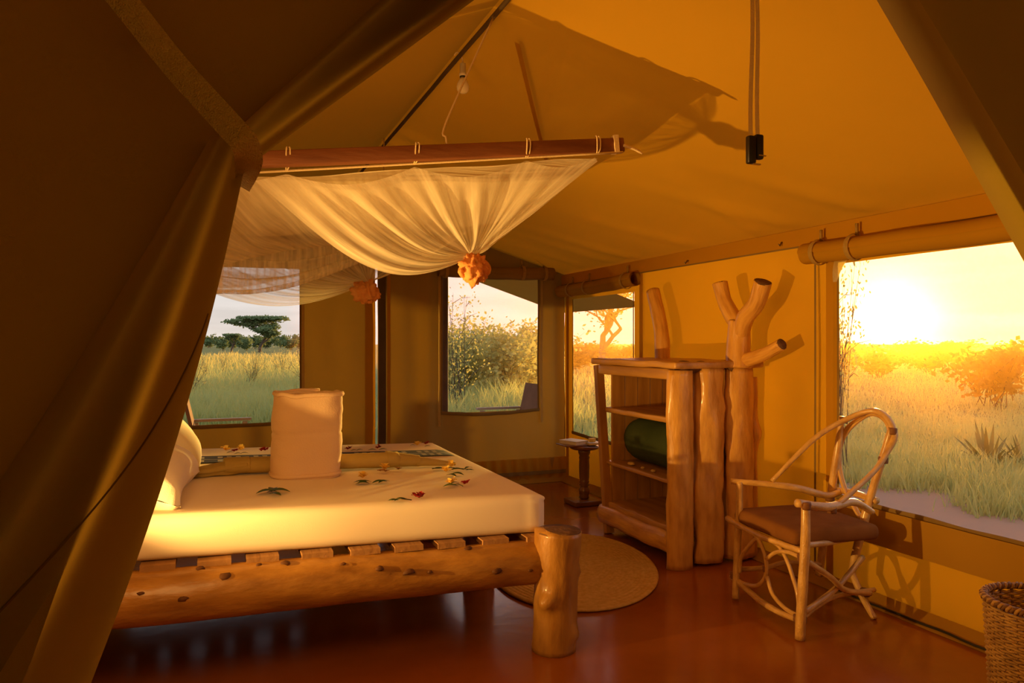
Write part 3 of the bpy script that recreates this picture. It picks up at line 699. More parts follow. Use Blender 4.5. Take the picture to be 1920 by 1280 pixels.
def far_edge(s): return BLF.lerp(BRF, s)+Vector((0, -.01, -.04-.04*abs(math.sin(s*PI*3))))
fan(far_edge, K2, 0, 1, lambda u: .18*(1-u)+.03, 7, 110).obj('far_side_net', NET, netT)
# ceiling of the net, sagging between the bars
def canopy(u, v):
    a0 = rope_pt(-.5+1.43*u); b0 = BLF.lerp(BRF, u); p = a0.lerp(b0, v); p.z -= .02+.10*math.sin(PI*v)*(.6+.4*math.sin(PI*u))+.015*nz(u*7, v*6, 2)+.010*math.sin(u*25+v*5)*math.sin(PI*v); return p
MB().grid(60, 40, canopy).obj('net_canopy', NETTOP, netT)
# loose swag hanging on the head side
sw = bez([at_y(250, 585, 3.35), at_y(390, 556, 3.5), at_y(480, 551, 3.7), at_y(560, 533, 3.9), at_y(640, 503, 4.1), at_y(720, 470, 4.3), at_y(800, 440, 4.5)], 8)
def swag(u, v):
    f = u*(len(sw)-1); i = min(int(f), len(sw)-2); p = sw[i].lerp(sw[i+1], f-i); w = .05+.30*(1-u)
    return p+Vector((0, .10*v+.01*math.sin(v*30+u*6), .02*math.sin(v*19+u*3)+v*w*(.35+.65*v)))
MB().grid(60, 26, swag).obj('loose_swag', NET, netT)
hem = bez([at_y(300, 520, 3.3), at_y(420, 496, 3.5), at_y(547, 469, 3.75), at_y(701, 453, 4.0), at_y(830, 436, 4.2)], 8)
def head_drop(u, v):
    A = top_edge(-.55+1.0*u); f = u*(len(hem)-1); i = min(int(f), len(hem)-2); B = hem[i].lerp(hem[i+1], f-i); p = A.lerp(B, v); p.z -= .05*math.sin(PI*v)*(1-.5*u); p.z += .012*math.sin(u*40+v*7)*math.sin(PI*v); p.y += .012*math.sin(u*71+v*3)*math.sin(PI*v); return p
MB().grid(90, 24, head_drop).obj('head_side_net', NET, netT)
def head_fan(u, v):
    A = Vector((-.6, 2.9+1.8*u, 1.86+.04*u)); B = at_y(300+240*u, 520+20*math.sin(PI*u), 3.2+.9*u); p = A.lerp(B, v); p.z -= .05*math.sin(PI*v); p.y += .015*math.sin(u*60+v*3)*math.sin(PI*v); return p
MB().grid(60, 16, head_fan).obj('head_side_net', NET, netT)
def knot(K, r, seed, hgt):
    rnd = random.Random(seed); n, m = 40, 28
    def f(u, v):
        th, ph = 2*PI*u, PI*v; d = Vector((math.sin(ph)*math.cos(th), math.sin(ph)*math.sin(th), math.cos(ph)))
        q = d*1.7+Vector((seed, 0, 0)); rr = 1+.42*abs(nz(*(q*1.2)))+.36*abs(nz(q.x*2.0, q.y*2.0, q.z*.9))+.10*nz(*(q*4.5))-.26
        p = d*rr*r; return K+Vector((p.x, p.y, p.z*hgt-r*hgt*.85))
    mb = MB().grid(n, m, f)
    for k in range(3):
        a_ = rnd.uniform(0, 6.28); c = K+Vector((math.cos(a_)*r*.55, math.sin(a_)*r*.55, -r*hgt*(.5+rnd.random()*1.0))); ax = Vector((rnd.uniform(-1, 1), rnd.uniform(-1, 1), rnd.uniform(-.6, .6))).normalized(); e = ax.orthogonal()
        mb.tube([c+(e*math.cos(i*.35)+ax.cross(e)*math.sin(i*.35))*r*.5 for i in range(13)], [r*(.06+.012*(i % 12)) for i in range(13)], 8, .4, k+seed)
    o = mb.obj('knotted_bundle', NETKNOT, netT); o['label'] = 'crumpled net knot with orange sunlight put into its colour'; return o
knot(K1+Vector((0, 0, -.005)), .058, 2.3, 1.05)
kb = knot(K2+Vector((-.02, 0, .0)), .085, 9.1, .85)

# ------------------------------------------------------------------ pendant bulb, pull tapes
bp = Vector((XC, 3.18, RIDGE-.03)); t = thing('light_bulb', 'unlit white bulb hanging on a short cord from the tent ridge', 'light bulb', bp)
b1 = at_d(868, 118, (bp.y*math.cos(YAW)+bp.x*math.sin(YAW)))
MB().tube(bez([bp+Vector((-.02, 0, .0)), bp+Vector((-.01, -.01, .012)), bp+Vector((.01, -.01, .0)), bp.lerp(b1, .5)+Vector((.008, 0, 0)), b1], 6), .0035, 6).obj('cord', ROPE, t)
MB().lathe([(.008, 0), (.014, -.004), (.014, -.045), (.017, -.047), (.017, -.058), (.014, -.06)], b1, 16).obj('socket', WHITEP, t)
MB().lathe([(.0145, -.058), (.0145, -.066)], b1, 16).obj('cap_ring', BLACKP, t)
MB().lathe([(.012, -.066), (.018, -.078), (.026, -.094), (.0285, -.108), (.026, -.122), (.018, -.132), (.006, -.1365), (.001, -.137)], b1, 20).obj('glass_bulb', BULB, t)
t = thing('tie_tapes', 'pair of hanging canvas tie tapes with dark clip ends above the doorway', 'tape', (1.0, 1.21, RIDGE))
for px0, px1 in ((1412, 1408), (1418, 1421)):
    A, B = at_y(px0, -160, 1.21), at_y(px1, 252, 1.21)
    MB().grid(20, 2, lambda u, v: A.lerp(B, u)+Vector((0, .002*math.sin(u*9), 0))+RGT*((v-.5)*.0085)).obj('tape', TAPE, t)
for (px, py, w, h) in ((1408, 281, .018, .056), (1422, 276, .018, .05)):
    MB().rbox(at_y(px, py, 1.205), (w, .014, h), .004, 2, .02).obj('clip', BLACKP, t)
for (px, py) in ((1428, 292), (1418, 308)):
    MB().box(at_y(px, py, 1.20), (.018, .006, .0025)).obj('metal_tip', METAL, t, False)

# ------------------------------------------------------------------ bookshelf of slabs and branches
SX0, SX1, SY0, SY1, SH = 2.46, 2.95, 3.63, 4.50, 1.165
bs = thing('log_bookshelf', 'rustic bookshelf of varnished log slabs with branch uprights', 'bookshelf', (2.7, 4.05, 0))
def slab(name, x0, x1, y, z0, z1, th, seed, lean=(0, 0), knots=(), axis='x', rough=.10):
    c = (x0+x1)/2; r = abs(x1-x0)/2; n = 34; path = [(c+lean[0]*i/n+.008*nz(i*.12, seed), y+lean[1]*i/n+.004*nz(i*.2, seed), z0+(z1-z0)*i/n) for i in range(n+1)] if axis == 'x' else [(y+lean[0]*i/n, c+lean[1]*i/n+.008*nz(i*.12, seed), z0+(z1-z0)*i/n) for i in range(n+1)]
    fl = (1, th/r, 1) if axis == 'x' else (th/r, 1, 1)
    rr = [r*(1+.07*nz(i*.22, seed, 5)) for i in range(n+1)]
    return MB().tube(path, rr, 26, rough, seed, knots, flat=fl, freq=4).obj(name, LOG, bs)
slab('front_post', 2.385, 2.555, SY0+.0, 0, SH-.03, .05, 21)
slab('side_slab', 2.575, 2.765, SY0+.01, .02, SH-.02, .06, 23, knots=[(.55, 3.6, .02, .03), (.9, 4.0, .018, .04)], rough=.24)
slab('side_slab', 2.79, 2.985, SY0+.01, .02, SH-.02, .06, 29, rough=.2)
slab('side_slab', 2.975, 3.04, SY0+.05, .0, SH-.08, .05, 31, rough=.2, knots=[(.75, 3.8, .02, .05)])
MB().box((SX0+.01, SY1+.04, .57), (.055, .045, 1.14), Matrix.Rotation(math.radians(-7.5), 3, 'X')).obj('front_post', WZ, bs, False)
for k in range(5):
    x = SX0+.09+.1*k; MB().box((x, SY1-.015, .58), (.094, .022, 1.10)).obj('far_side_board', WZ, bs, False)
wd = (SY1-.05-SY0-.02)/5
for k in range(5):
    MB().box((SX1-.005, SY0+.06+wd*(k+.5), .60), (.02, wd-.026, 1.08)).obj('back_board', WZ, bs, False)
def shelf(z, nm, t0=.03, wav=.008, d0=0):
    def disp(p, n):
        if p.x < -.2: p.x += wav*nz(p.y*8, z*5)*1.5
        if n.z > .5: p.z += .004*nz(p.x*9, p.y*6, z)
        return p
    return MB().rbox(((SX0+SX1)/2+.0, (SY0+SY1)/2+.03, z), (SX1-SX0-.02, SY1-SY0-.02, t0), .01, 2, .05, disp).obj(nm, WY, bs)
shelf(.835, 'shelf', .035); shelf(.475, 'shelf', .028); shelf(.19, 'shelf', .05, .014)
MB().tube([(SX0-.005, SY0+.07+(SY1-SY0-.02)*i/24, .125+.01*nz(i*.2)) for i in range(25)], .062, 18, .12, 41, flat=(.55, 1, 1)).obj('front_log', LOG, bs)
MB().rbox((SX0-.005, (SY0+SY1)/2+.06, SH-.055), (.05, SY1-SY0-.02, .065), .012, 2, .06).obj('front_apron', WY, bs)
def tdisp(p, n):
    if abs(n.z) < .7: p.x += .014*nz(p.y*6, 3)+.008*nz(p.y*16, p.x*9); p.y += .014*nz(p.x*8, 5)
    p.z += .006*nz(p.x*7, p.y*5, 2); return p
MB().rbox((2.70, 4.075, SH), (.62, 1.02, .04), .012, 3, .03, tdisp).obj('top_slab', WY, bs)
for k, (x, r) in enumerate(((2.52, .07), (2.64, .06), (2.86, .075))):
    MB().tube([(x, SY0-.035, SH-.018+.0), (x, SY0+.05, SH-.005)], [r, r*1.02], 18, .1, k, flat=(1, 1, .45)).obj('slab_end', LOGEND, bs)
def branch(name, pts, rs, seed, m=LOG, rough=.10, n=18, nb=8):
    path = bez(pts, nb); k = len(path)-1; rr = []
    for i in range(k+1):
        f = i/k*(len(rs)-1); j = min(int(f), len(rs)-2); rr.append(rs[j]+(rs[j+1]-rs[j])*(f-j))
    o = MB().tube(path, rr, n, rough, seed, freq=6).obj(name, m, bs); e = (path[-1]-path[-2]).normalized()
    MB().tube([path[-1]-e*.004, path[-1]+e*.002], [rr[-1]*.98, rr[-1]*.93], n, rough, seed).obj('cut_end', LOGEND, o); return o
branch('branch_upright', [at_x(1243, 690, 2.86), at_x(1240, 620, 2.87), at_x(1224, 545, 2.88)], [.055, .05, .048], 51)
branch('forked_branch', [at_x(1384, 690, 2.86), at_x(1385, 640, 2.87), at_x(1386, 600, 2.87)], [.075, .066, .06], 52)
branch('forked_branch', [at_x(1392, 625, 2.87), at_x(1372, 590, 2.87), at_x(1357, 560, 2.86), at_x(1350, 530, 2.85)], [.05, .048, .043, .046], 53)
branch('forked_branch', [at_x(1388, 628, 2.87), at_x(1397, 596, 2.86), at_x(1418, 568, 2.85), at_x(1430, 528, 2.84)], [.05, .052, .045, .05], 54, rough=.14)
branch('branch_stub', [at_x(1395, 676, 2.88), at_x(1432, 664, 2.89), at_x(1466, 645, 2.90)], [.046, .038, .034], 55)
# things on the shelves
t = thing('bedding_roll', 'dark green bedding roll lying on the middle shelf', 'bedding roll', (2.7, 4.0, .49))
BRr = .148; bc = Vector((2.71, 0, .49+BRr))
MB().tube([(bc.x, SY0+.10+.72*i/20, bc.z+.004*nz(i*.4)) for i in range(21)], [BRr*(.90 if i in (0, 20) else .97 if i in (1, 19) else 1) for i in range(21)], 28, .035, 6).obj('roll', GREENBAG, t)
for q in (.12, .20): MB().tube([(bc.x+BRr*1.01*math.cos(2*PI*i/28), SY0+q, bc.z+BRr*1.01*math.sin(2*PI*i/28)) for i in range(28)], .009, 8, closed=True).obj('strap', mat('strap_green', (.03, .035, .012), None, 3, .7), t)
def pebble(label, px, py, z, s, seed):
    p = at_x(px, py, 2.52); mb = MB().grid(16, 10, lambda u, v: Vector((p.x, p.y, z))+Vector((math.sin(PI*v)*math.cos(2*PI*u)*s*1.3, math.sin(PI*v)*math.sin(2*PI*u)*s*1.6, s*.7+math.cos(PI*v)*s*.7))*1.0+Vector((0, 0, .004*nz(u*5, v*5, seed))))
    tag(mb.obj('pebble', STONE), label, 'pebble', 'pebbles on the middle shelf')
pebble('pale yellow pebble in front of the green bedding roll', 1184, 868, .489, .018, 1)
pebble('smallest pebble, in the middle of the shelf edge', 1205, 881, .489, .010, 2)
pebble('flat pebble nearest the front post on the middle shelf', 1225, 889, .489, .012, 3)

# ------------------------------------------------------------------ side table with books
tb = Vector((2.74, 5.36, 0)); t = thing('side_table', 'small dark side table with a turned leg beside the bookshelf', 'side table', tb)
MB().rbox(tb+Vector((-.02, -.01, .022)), (.23, .22, .036), .006, 2, .2).obj('base', TABLEW, t)
MB().lathe([(.03, .04), (.042, .05), (.036, .07), (.045, .09), (.046, .11), (.036, .13), (.03, .14), (.042, .15), (.03, .162), (.042, .175), (.036, .185), (.04, .21), (.043, .30), (.04, .36), (.045, .37), (.038, .385), (.05, .41), (.05, .44)], tb, 20).obj('turned_leg', TABLEW, t)
MB().lathe([(.10, .438), (.115, .446), (.12, .456), (.12, .464), (.115, .468)], tb, 28).obj('top', TABLEW, t)
MB().rbox(tb+Vector((-.06, .03, .474)), (.26, .2, .010), .003, 2, .1).obj('tray', TABLEW, t)
def book(label, c, size, rz):
    t = thing('book', label, 'book', c, 'books on the side table'); R = Matrix.Rotation(rz, 3, 'Z'); c = Vector(c)
    MB().box(c+Vector((0, 0, size[2]/2)), (size[0]-.006, size[1]-.006, size[2]-.006), R).obj('pages', PAPER, t, False)
    m = MB().box(c+Vector((0, 0, size[2]-.0015)), (size[0], size[1], .003), R); m.box(c+Vector((0, 0, .0015)), (size[0], size[1], .003), R); m.box(c+R @ Vector((size[0]/2, 0, size[2]/2)), (.003, size[1], size[2]), R); m.obj('cover', COVER, t, False)
book('pale closed book lying on the side table, nearest the gable wall', tb+Vector((-.07, .05, .479)), (.14, .19, .028), .35)
book('thin pale book on the side table close to the bookshelf', tb+Vector((.06, -.03, .479)), (.10, .14, .016), -.2)
tag(MB().rbox(tb+Vector((.06, -.02, .479+.017+.014)), (.05, .034, .028), .003, 2, .1).obj('matchbox', YBOX), 'small yellow box standing on the thin book', 'box')

# ------------------------------------------------------------------ rug
def rug():
    c = Vector((1.90, 3.87, 0)); A_, B_ = .72, .47; ph = math.radians(68); mb = MB(); n = 90; rings = 22; hw = .0095
    for k in range(rings):
        f = (k+.6)/rings; a_, b_ = A_*f-.0*hw, (B_*f if k > 0 else B_*f)
        pts = []
        for i in range(n):
            th = 2*PI*i/n; x, y = a_*math.cos(th), b_*math.sin(th); pts.append(c+Vector((x*math.cos(ph)-y*math.sin(ph), x*math.sin(ph)+y*math.cos(ph), .010)))
        mb.tube(pts, .0175, 8, .10, k, closed=True, flat=(1, 1, .5), freq=14)
    return tag(mb.obj('oval_rug', RUGM), 'oval coiled sisal rug on the floor between bed and bookshelf', 'rug')
rug()

# ------------------------------------------------------------------ cane armchair
ch = thing('cane_armchair', 'bent cane armchair with looped back by the sunset window', 'armchair', (2.64, 2.85, 0))
def stick(name, pts, r, label=None, seed=[0]):
    seed[0] += 1; path = bez([at_x(*p) for p in pts], 7); rr = r if isinstance(r, (list, tuple)) else [r, r*.95]
    k = len(path)-1; R = []
    for i in range(k+1):
        f = i/k*(len(rr)-1); j = min(int(f), len(rr)-2); R.append(rr[j]+(rr[j+1]-rr[j])*(f-j))
    return MB().tube(path, R, 10, .10, seed[0], freq=9).obj(name, CANE, ch)
def fbot(px, py): return at_z(px, py, 0)
FRb, FLb, BRb = fbot(1500, 1200), fbot(1379, 1125), fbot(1640, 1162)
stick('leg', [(1510, 943, 2.40), (1510, 1010, 2.39), (1505, 1100, FRb.x+.01), (1500, 1198, FRb.x)], [.018, .021, .022, .022])
stick('leg', [(1387, 903, 2.46), (1386, 960, 2.46), (1382, 1040, 2.46), (1379, 1122, FLb.x)], [.015, .018, .018, .018])
stick('leg', [(1671, 803, 2.97), (1651, 871, 2.95), (1629, 941, 2.93), (1614, 1000, 2.90), (1603, 1044, 2.89), (1597, 1078, 2.88)], [.015, .018, .02, .021, .02, .018])
stick('leg', [(1596, 1070, 2.88), (1618, 1121, 2.87), (1640, 1160, BRb.x)], [.016, .016, .014])
stick('leg', [(1579, 780, 2.95), (1568, 860, 2.93), (1556, 941, 2.92), (1545, 1010, 2.92), (1536, 1078, 2.93)], [.014, .019, .02, .02, .02])
stick('arm_rest', [(1370, 902, 2.43), (1445, 908, 2.58), (1497, 915, 2.70), (1548, 928, 2.86), (1575, 922, 2.94)], [.014, .016, .018, .016])
stick('arm_rest', [(1494, 943, 2.36), (1552, 950, 2.54), (1600, 941, 2.74), (1635, 960, 2.88)], [.018, .020, .018, .015])
stick('back_rail', [(1560, 917, 2.95), (1600, 924, 2.95), (1645, 939, 2.95)], [.015, .017, .017])
stick('back_bow', [(1447, 902, 2.58), (1526, 823, 2.76), (1585, 787, 2.90), (1633, 770, 2.96), (1661, 782, 2.98), (1677, 815, 2.98), (1664, 845, 2.94), (1636, 886, 2.84), (1556, 958, 2.56)], [.011, .013, .014, .014, .016, .016, .015, .013, .012])
stick('back_loop', [(1616, 972, 2.93), (1585, 915, 2.94), (1574, 853, 2.96), (1589, 809, 2.97), (1629, 777, 2.98), (1660, 788, 2.98), (1668, 822, 2.98), (1660, 860, 2.97)], [.010, .010, .011, .011, .011, .011])
stick('back_loop', [(1612, 972, 2.92), (1580, 910, 2.93), (1570, 850, 2.95), (1584, 806, 2.96), (1622, 776, 2.97)], [.008, .009, .009])
stick('seat_rail', [(1364, 971, 2.46), (1423, 1003, 2.43), (1506, 1034, 2.39)], .015)
stick('seat_rail', [(1510, 1022, 2.41), (1560, 1016, 2.62), (1610, 1006, 2.86)], .013)
stick('seat_rail', [(1384, 975, 2.48), (1450, 968, 2.68), (1540, 962, 2.90)], .013)
stick('seat_rail', [(1540, 962, 2.90), (1575, 980, 2.90), (1610, 1006, 2.88)], .013)
stick('front_scroll', [(1381, 985, 2.45), (1416, 1003, 2.43), (1434, 1040, 2.42), (1436, 1077, 2.42), (1420, 1097, 2.42), (1394, 1093, 2.44), (1376, 1082, 2.45)], .010)
stick('front_scroll', [(1387, 1073, 2.45), (1390, 1044, 2.45), (1409, 1018, 2.44), (1423, 1009, 2.43), (1453, 1018, 2.42), (1471, 1040, 2.41), (1486, 1080, 2.40), (1496, 1117, 2.39), (1497, 1156, 2.385)], .010)
stick('front_scroll', [(1438, 1047, 2.42), (1456, 1035, 2.41), (1479, 1035, 2.40), (1502, 1045, 2.39)], .010)
stick('front_scroll', [(1438, 1080, 2.42), (1449, 1114, 2.41), (1471, 1139, 2.40), (1494, 1153, 2.385)], .010)
stick('stretcher', [(1372, 1080, 2.45), (1423, 1124, 2.42), (1460, 1147, 2.40), (1497, 1162, 2.385)], .015)
stick('stretcher', [(1379, 1067, 2.47), (1434, 1064, 2.62), (1475, 1054, 2.76), (1540, 1058, 2.92)], .013)
stick('side_brace', [(1511, 1051, 2.40), (1556, 1081, 2.56), (1585, 1106, 2.70), (1632, 1112, 2.86)], .014)
stick('side_brace', [(1507, 1148, 2.39), (1567, 1103, 2.64), (1618, 1044, 2.86)], .014)
stick('stretcher', [(1500, 1162, 2.385), (1560, 1120, 2.64), (1640, 1105, 2.90)], .011)
for px, py, X, r in ((1507, 1045, 2.39, .03), (1500, 1160, 2.385, .031), (1378, 1078, 2.45, .027), (1614, 993, 2.90, .030), (1556, 933, 2.91, .027), (1622, 1110, 2.87, .026), (1674, 808, 2.975, .022), (1559, 955, 2.57, .024), (1656, 862, 2.95, .024), (1435, 1065, 2.42, .015), (1582, 787, 2.92, .022), (1512, 948, 2.40, .024)):
    p = at_x(px, py, X)
    MB().tube([p+Vector((0, 0, -.016+.008*k)) for k in range(5)], [r*.82, r*.9, r*.86, r*.92, r*.84], 12, .15, px).obj('binding', BIND, ch)
def cdisp(p, n):
    p.z += .012*math.cos(p.x*5)*math.cos(p.y*5)*(n.z > .5)
    return p
cs = MB().rbox((2.66, 2.865, .412), (.47, .50, .07), .03, 4, .05, cdisp, Matrix.Rotation(math.radians(-6), 3, 'Z')).obj('seat_cushion', CUSHION)
tag(cs, 'flat brown seat cushion lying on the cane armchair', 'cushion')

# ------------------------------------------------------------------ waste basket and cable
bk = Vector((2.585, 1.675, 0)); t = thing('wicker_basket', 'round woven wicker basket at the lower right by the wall', 'basket', bk)
def basket():
    mb = MB(); rows = 44; seg = 96; H = .425; nst = 24
    for k in range(rows):
        z = .01+(H-.03)*k/(rows-1); R0 = .150+.022*(z/H)
        pts = []
        for i in range(seg):
            th = 2*PI*i/seg; r = R0+.0042*math.cos(th*nst/1+PI*(k % 2)); pts.append(bk+Vector((r*math.cos(th), r*math.sin(th), z+.0015*math.sin(th*nst+k))))
        mb.tube(pts, .0052, 5, closed=True)
    o = mb.obj('woven_wall', WICK, t); o['kind'] = 'stuff'
    for k in range(nst):
        th = 2*PI*(k+.5)/nst; MB().tube([bk+Vector(((.149)*math.cos(th), .149*math.sin(th), .0)), bk+Vector((.170*math.cos(th), .170*math.sin(th), H))], .004, 5).obj('stake', WICKD, t)
    for q in range(2):
        pts = []
        for i in range(192):
            th = 2*PI*i/192; a_ = th*40+q*PI; pts.append(bk+Vector(((.173+.010*math.cos(a_))*math.cos(th), (.173+.010*math.cos(a_))*math.sin(th), H+.008*math.sin(a_))))
        MB().tube(pts, .0062, 6, closed=True).obj('rim_braid', (WICK, WICKD)[q], t)
    MB().lathe([(.001, .005), (.15, .005), (.15, .012), (.001, .012)], bk, 32).obj('bottom', WICKD, t)
basket()
tag(MB().tube([(XR-.075+.012*nz(i*.35), 3.0-.06*i, .016+.004*nz(i*.5, 4)) for i in range(26)], .006, 6, .2, 3).obj('power_cable', BLACKP), 'dark cable lying along the foot of the right wall', 'cable')

# ------------------------------------------------------------------ outdoors
GZ = -.06
def ground_mat():
    m = mat('savanna_soil', (.18, .21, .09), (.28, .27, .11), .35, .95, .6, 6, spec=.05, detail=8)
    nt = m.node_tree; N = nt.nodes; L = nt.links; p = N['Principled BSDF']; src = p.inputs['Base Color'].links[0].from_socket
    tc = N.new('ShaderNodeTexCoord'); sp = N.new('ShaderNodeSeparateXYZ'); L.new(tc.outputs['Object'], sp.inputs[0])
    n = N.new('ShaderNodeTexNoise'); n.inputs['Scale'].default_value = 1.6; n.inputs['Detail'].default_value = 6; L.new(tc.outputs['Object'], n.inputs[0])
    a_ = N.new('ShaderNodeMath'); a_.operation = 'MULTIPLY_ADD'; L.new(n.outputs['Fac'], a_.inputs[0]); a_.inputs[1].default_value = -1.4; L.new(sp.outputs[0], a_.inputs[2])
    mr = N.new('ShaderNodeMapRange'); L.new(a_.outputs[0], mr.inputs[0]); mr.inputs[1].default_value = 5.1; mr.inputs[2].default_value = 5.6; mr.inputs[3].default_value = 1; mr.inputs[4].default_value = 0
    lt = N.new('ShaderNodeMath'); lt.operation = 'LESS_THAN'; L.new(sp.outputs[1], lt.inputs[0]); lt.inputs[1].default_value = 8.0
    mu = N.new('ShaderNodeMath'); mu.operation = 'MULTIPLY'; L.new(mr.outputs[0], mu.inputs[0]); L.new(lt.outputs[0], mu.inputs[1])
    mx = N.new('ShaderNodeMix'); mx.data_type = 'RGBA'; L.new(mu.outputs[0], mx.inputs[0]); L.new(src, mx.inputs[6]); mx.inputs[7].default_value = (.42, .24, .17, 1); L.new(mx.outputs[2], p.inputs['Base Color'])
    return m
def gz(x, y):
    d = math.hypot(x-1, y-3); return GZ+.10*nz(x*.08, y*.08, 3)*smooth((d-9)/20)+.02*nz(x*.6, y*.6)*smooth((d-4.5)/2)
gx = [-240, -160, -100, -60, -40, -25]+[-15+i*1.0 for i in range(60)]+[50, 65, 90, 130, 200, 300]; gy = [-60, -30, -15]+[-8+i*1.0 for i in range(70)]+[68, 80, 100, 140, 200, 320]
struct(MB().sheet(gx, gy, lambda x, y: (x, y, gz(x, y))).obj('ground', ground_mat()), 'grassy savanna ground outside the tent')
def veg(name, c1, c2, tr=.35, tcol=None, sc=2.0): return mat(name, c1, c2, sc, .8, transl=tr, tcol=tcol, spec=.15)
GRASS = veg('grass_blades', (.28, .43, .22), (.45, .53, .25), .45, (.75, .62, .17), .5)
BUSHM = veg('bush_leaves', (.44, .42, .16), (.68, .60, .23), .5, (.62, .50, .14), 1.2); ACAM = veg('acacia_leaves', (.15, .22, .10), (.24, .31, .14), .3, None, 1.0)
DRYM = veg('backlit_leaves', (.16, .12, .04), (.25, .18, .05), .45, (.5, .28, .05), 1.2)
AGAVE = mat('agave', (.10, .12, .05), (.16, .17, .06), 4, .6, transl=.25, tcol=(.25, .22, .05)); BARK = mat('bark', (.10, .075, .06), (.16, .12, .09), 8, .9)

def grass():
    rnd = random.Random(5); V, F = [], []
    def blade(x, y, h, w):
        a_ = rnd.uniform(0, 6.28); l_ = rnd.uniform(.15, .6)*h; dx, dy = math.cos(a_), math.sin(a_); z = gz(x, y)-.01; b = len(V); b2 = rnd.uniform(0, 6.28); wx, wy = math.cos(b2)*w, math.sin(b2)*w
        V.extend([(x-wx, y-wy, z), (x+wx, y+wy, z), (x+dx*l_*.4+wx*.6, y+dy*l_*.4+wy*.6, z+h*.6), (x+dx*l_*.4-wx*.6, y+dy*l_*.4-wy*.6, z+h*.6), (x+dx*l_, y+dy*l_, z+h)])
        F.extend([(b, b+1, b+2, b+3), (b+3, b+2, b+4)])
    def tufts(n, pxs, d0, d1, h0, h1, k, cond=None):
        for i in range(n):
            d = 1/(1/d0+(1/d1-1/d0)*rnd.random()); p = at_d(rnd.uniform(*pxs), 640, d); hh = rnd.uniform(h0, h1)*(.7+.6*(.5+nz(p.x*.5, p.y*.5, 2)))
            if cond and not cond(p): continue
            for q in range(k): s_ = .06+d*.006; blade(p.x+rnd.gauss(0, s_), p.y+rnd.gauss(0, s_), hh*rnd.uniform(.5, 1.1), .004+d*.00045)
    ok = lambda p: p.y > 9.0
    tufts(5000, (300, 590), 10.5, 70, .25, .6, 6, ok); tufts(3600, (-60, 300), 10.5, 70, .25, .6, 6, ok); tufts(3600, (740, 1050), 10.5, 40, .25, .55, 6, ok); tufts(900, (1050, 1210), 8, 60, .2, .4, 5, lambda p: p.x > 4.5)
    okr = lambda p: p.x+.9*nz(p.x*1.3, p.y*1.3, 9) > 5.95
    tufts(6500, (1545, 2050), 5.4, 45, .08, .24, 6, okr)
    me = bpy.data.meshes.new('grass'); me.from_pydata(V, [], F); me.materials.append(GRASS); o = bpy.data.objects.new('grass', me); COL.objects.link(o)
    tag(o, 'tall green savanna grass growing all around outside the tent', 'grass', kind='stuff')
grass()

def shrub_proto(seed, R, H, nl, ls, nst, m, fill=.6, stem_r=.012):
    rnd = random.Random(seed); st, lf = MB(), MB(); tips = []
    for i in range(nst):
        a_ = rnd.uniform(0, 6.28); rr = R*rnd.uniform(.15, .9); hh = H*rnd.uniform(.6, 1.0)*(1-.35*(rr/R)**2)
        p0 = Vector((rnd.gauss(0, R*.12), rnd.gauss(0, R*.12), 0)); p3 = Vector((rr*math.cos(a_), rr*math.sin(a_), hh)); p1 = p0.lerp(p3, .4)+Vector((0, 0, H*.12))
        path = bez([p0, p1, p3], 4); st.tube(path, [stem_r*(1-.8*j/(len(path)-1)) for j in range(len(path))], 4, caps=False); tips += path[3:]
        for q in range(3):
            e = path[rnd.randrange(3, len(path))]; g = e+Vector((rnd.gauss(0, R*.22), rnd.gauss(0, R*.22), abs(rnd.gauss(0, H*.12)))); st.tube([e, (e+g)/2+Vector((0, 0, .03)), g], [stem_r*.4, stem_r*.3, stem_r*.15], 3, caps=False); tips += [g, (e+g)/2]
    for i in range(nl):
        c = rnd.choice(tips)+Vector((rnd.gauss(0, R*.13), rnd.gauss(0, R*.13), rnd.gauss(0, H*.07))); c.z = max(.03, c.z)
        a_ = Vector((rnd.gauss(0, 1), rnd.gauss(0, 1), rnd.gauss(0, .7))).normalized()*ls*rnd.uniform(.6, 1.4); b = a_.orthogonal().normalized()*ls*.32
        lf.add([c-a_*.5, c+b, c+a_*.5, c-b], [(0, 1, 2, 3)])
    return st.mesh('stems', BARK), lf.mesh('foliage', m, False)
def plant(name, meshes, loc, scale, rz, label, cat, group=None, names=('stems', 'foliage')):
    t = thing(name, label, cat, loc, group); t.rotation_euler.z = rz; t.scale = scale if isinstance(scale, tuple) else (scale,)*3
    for nm, me in zip(names, meshes): o = bpy.data.objects.new(nm, me); COL.objects.link(o); o.parent = t
    return t
B_ = [shrub_proto(s, 1.0, 1.7, 1700, .11, 16, BUSHM) for s in (1, 2, 3)]
SPARSE = [shrub_proto(s, .9, 1.7, 800, .05, 16, BUSHM) for s in (11, 12)]
FARB = [shrub_proto(s, 1.0, 1.2, 900, .22, 9, ACAM) for s in (21, 22)]
GOLD = [shrub_proto(s, 1.0, 1.2, 1200, .14, 12, DRYM) for s in (31, 32)]
rnd = random.Random(77)
def put(name, proto, px, d, sc, label, cat, group):
    p = at_d(px, 640, d); return plant(name, proto, (p.x, p.y, gz(p.x, p.y)), sc, rnd.uniform(0, 6.28), label, cat, group)
ORD = ['first', 'second', 'third', 'fourth', 'fifth', 'sixth', 'seventh', 'eighth', 'ninth', 'tenth', 'eleventh', 'twelfth', 'thirteenth', 'fourteenth', 'fifteenth', 'sixteenth']
def row(n, x0, x1, jit=.35): return [(x0+(x1-x0)*(i+.5+jit*math.sin(i*5.3))/n) for i in range(n)]
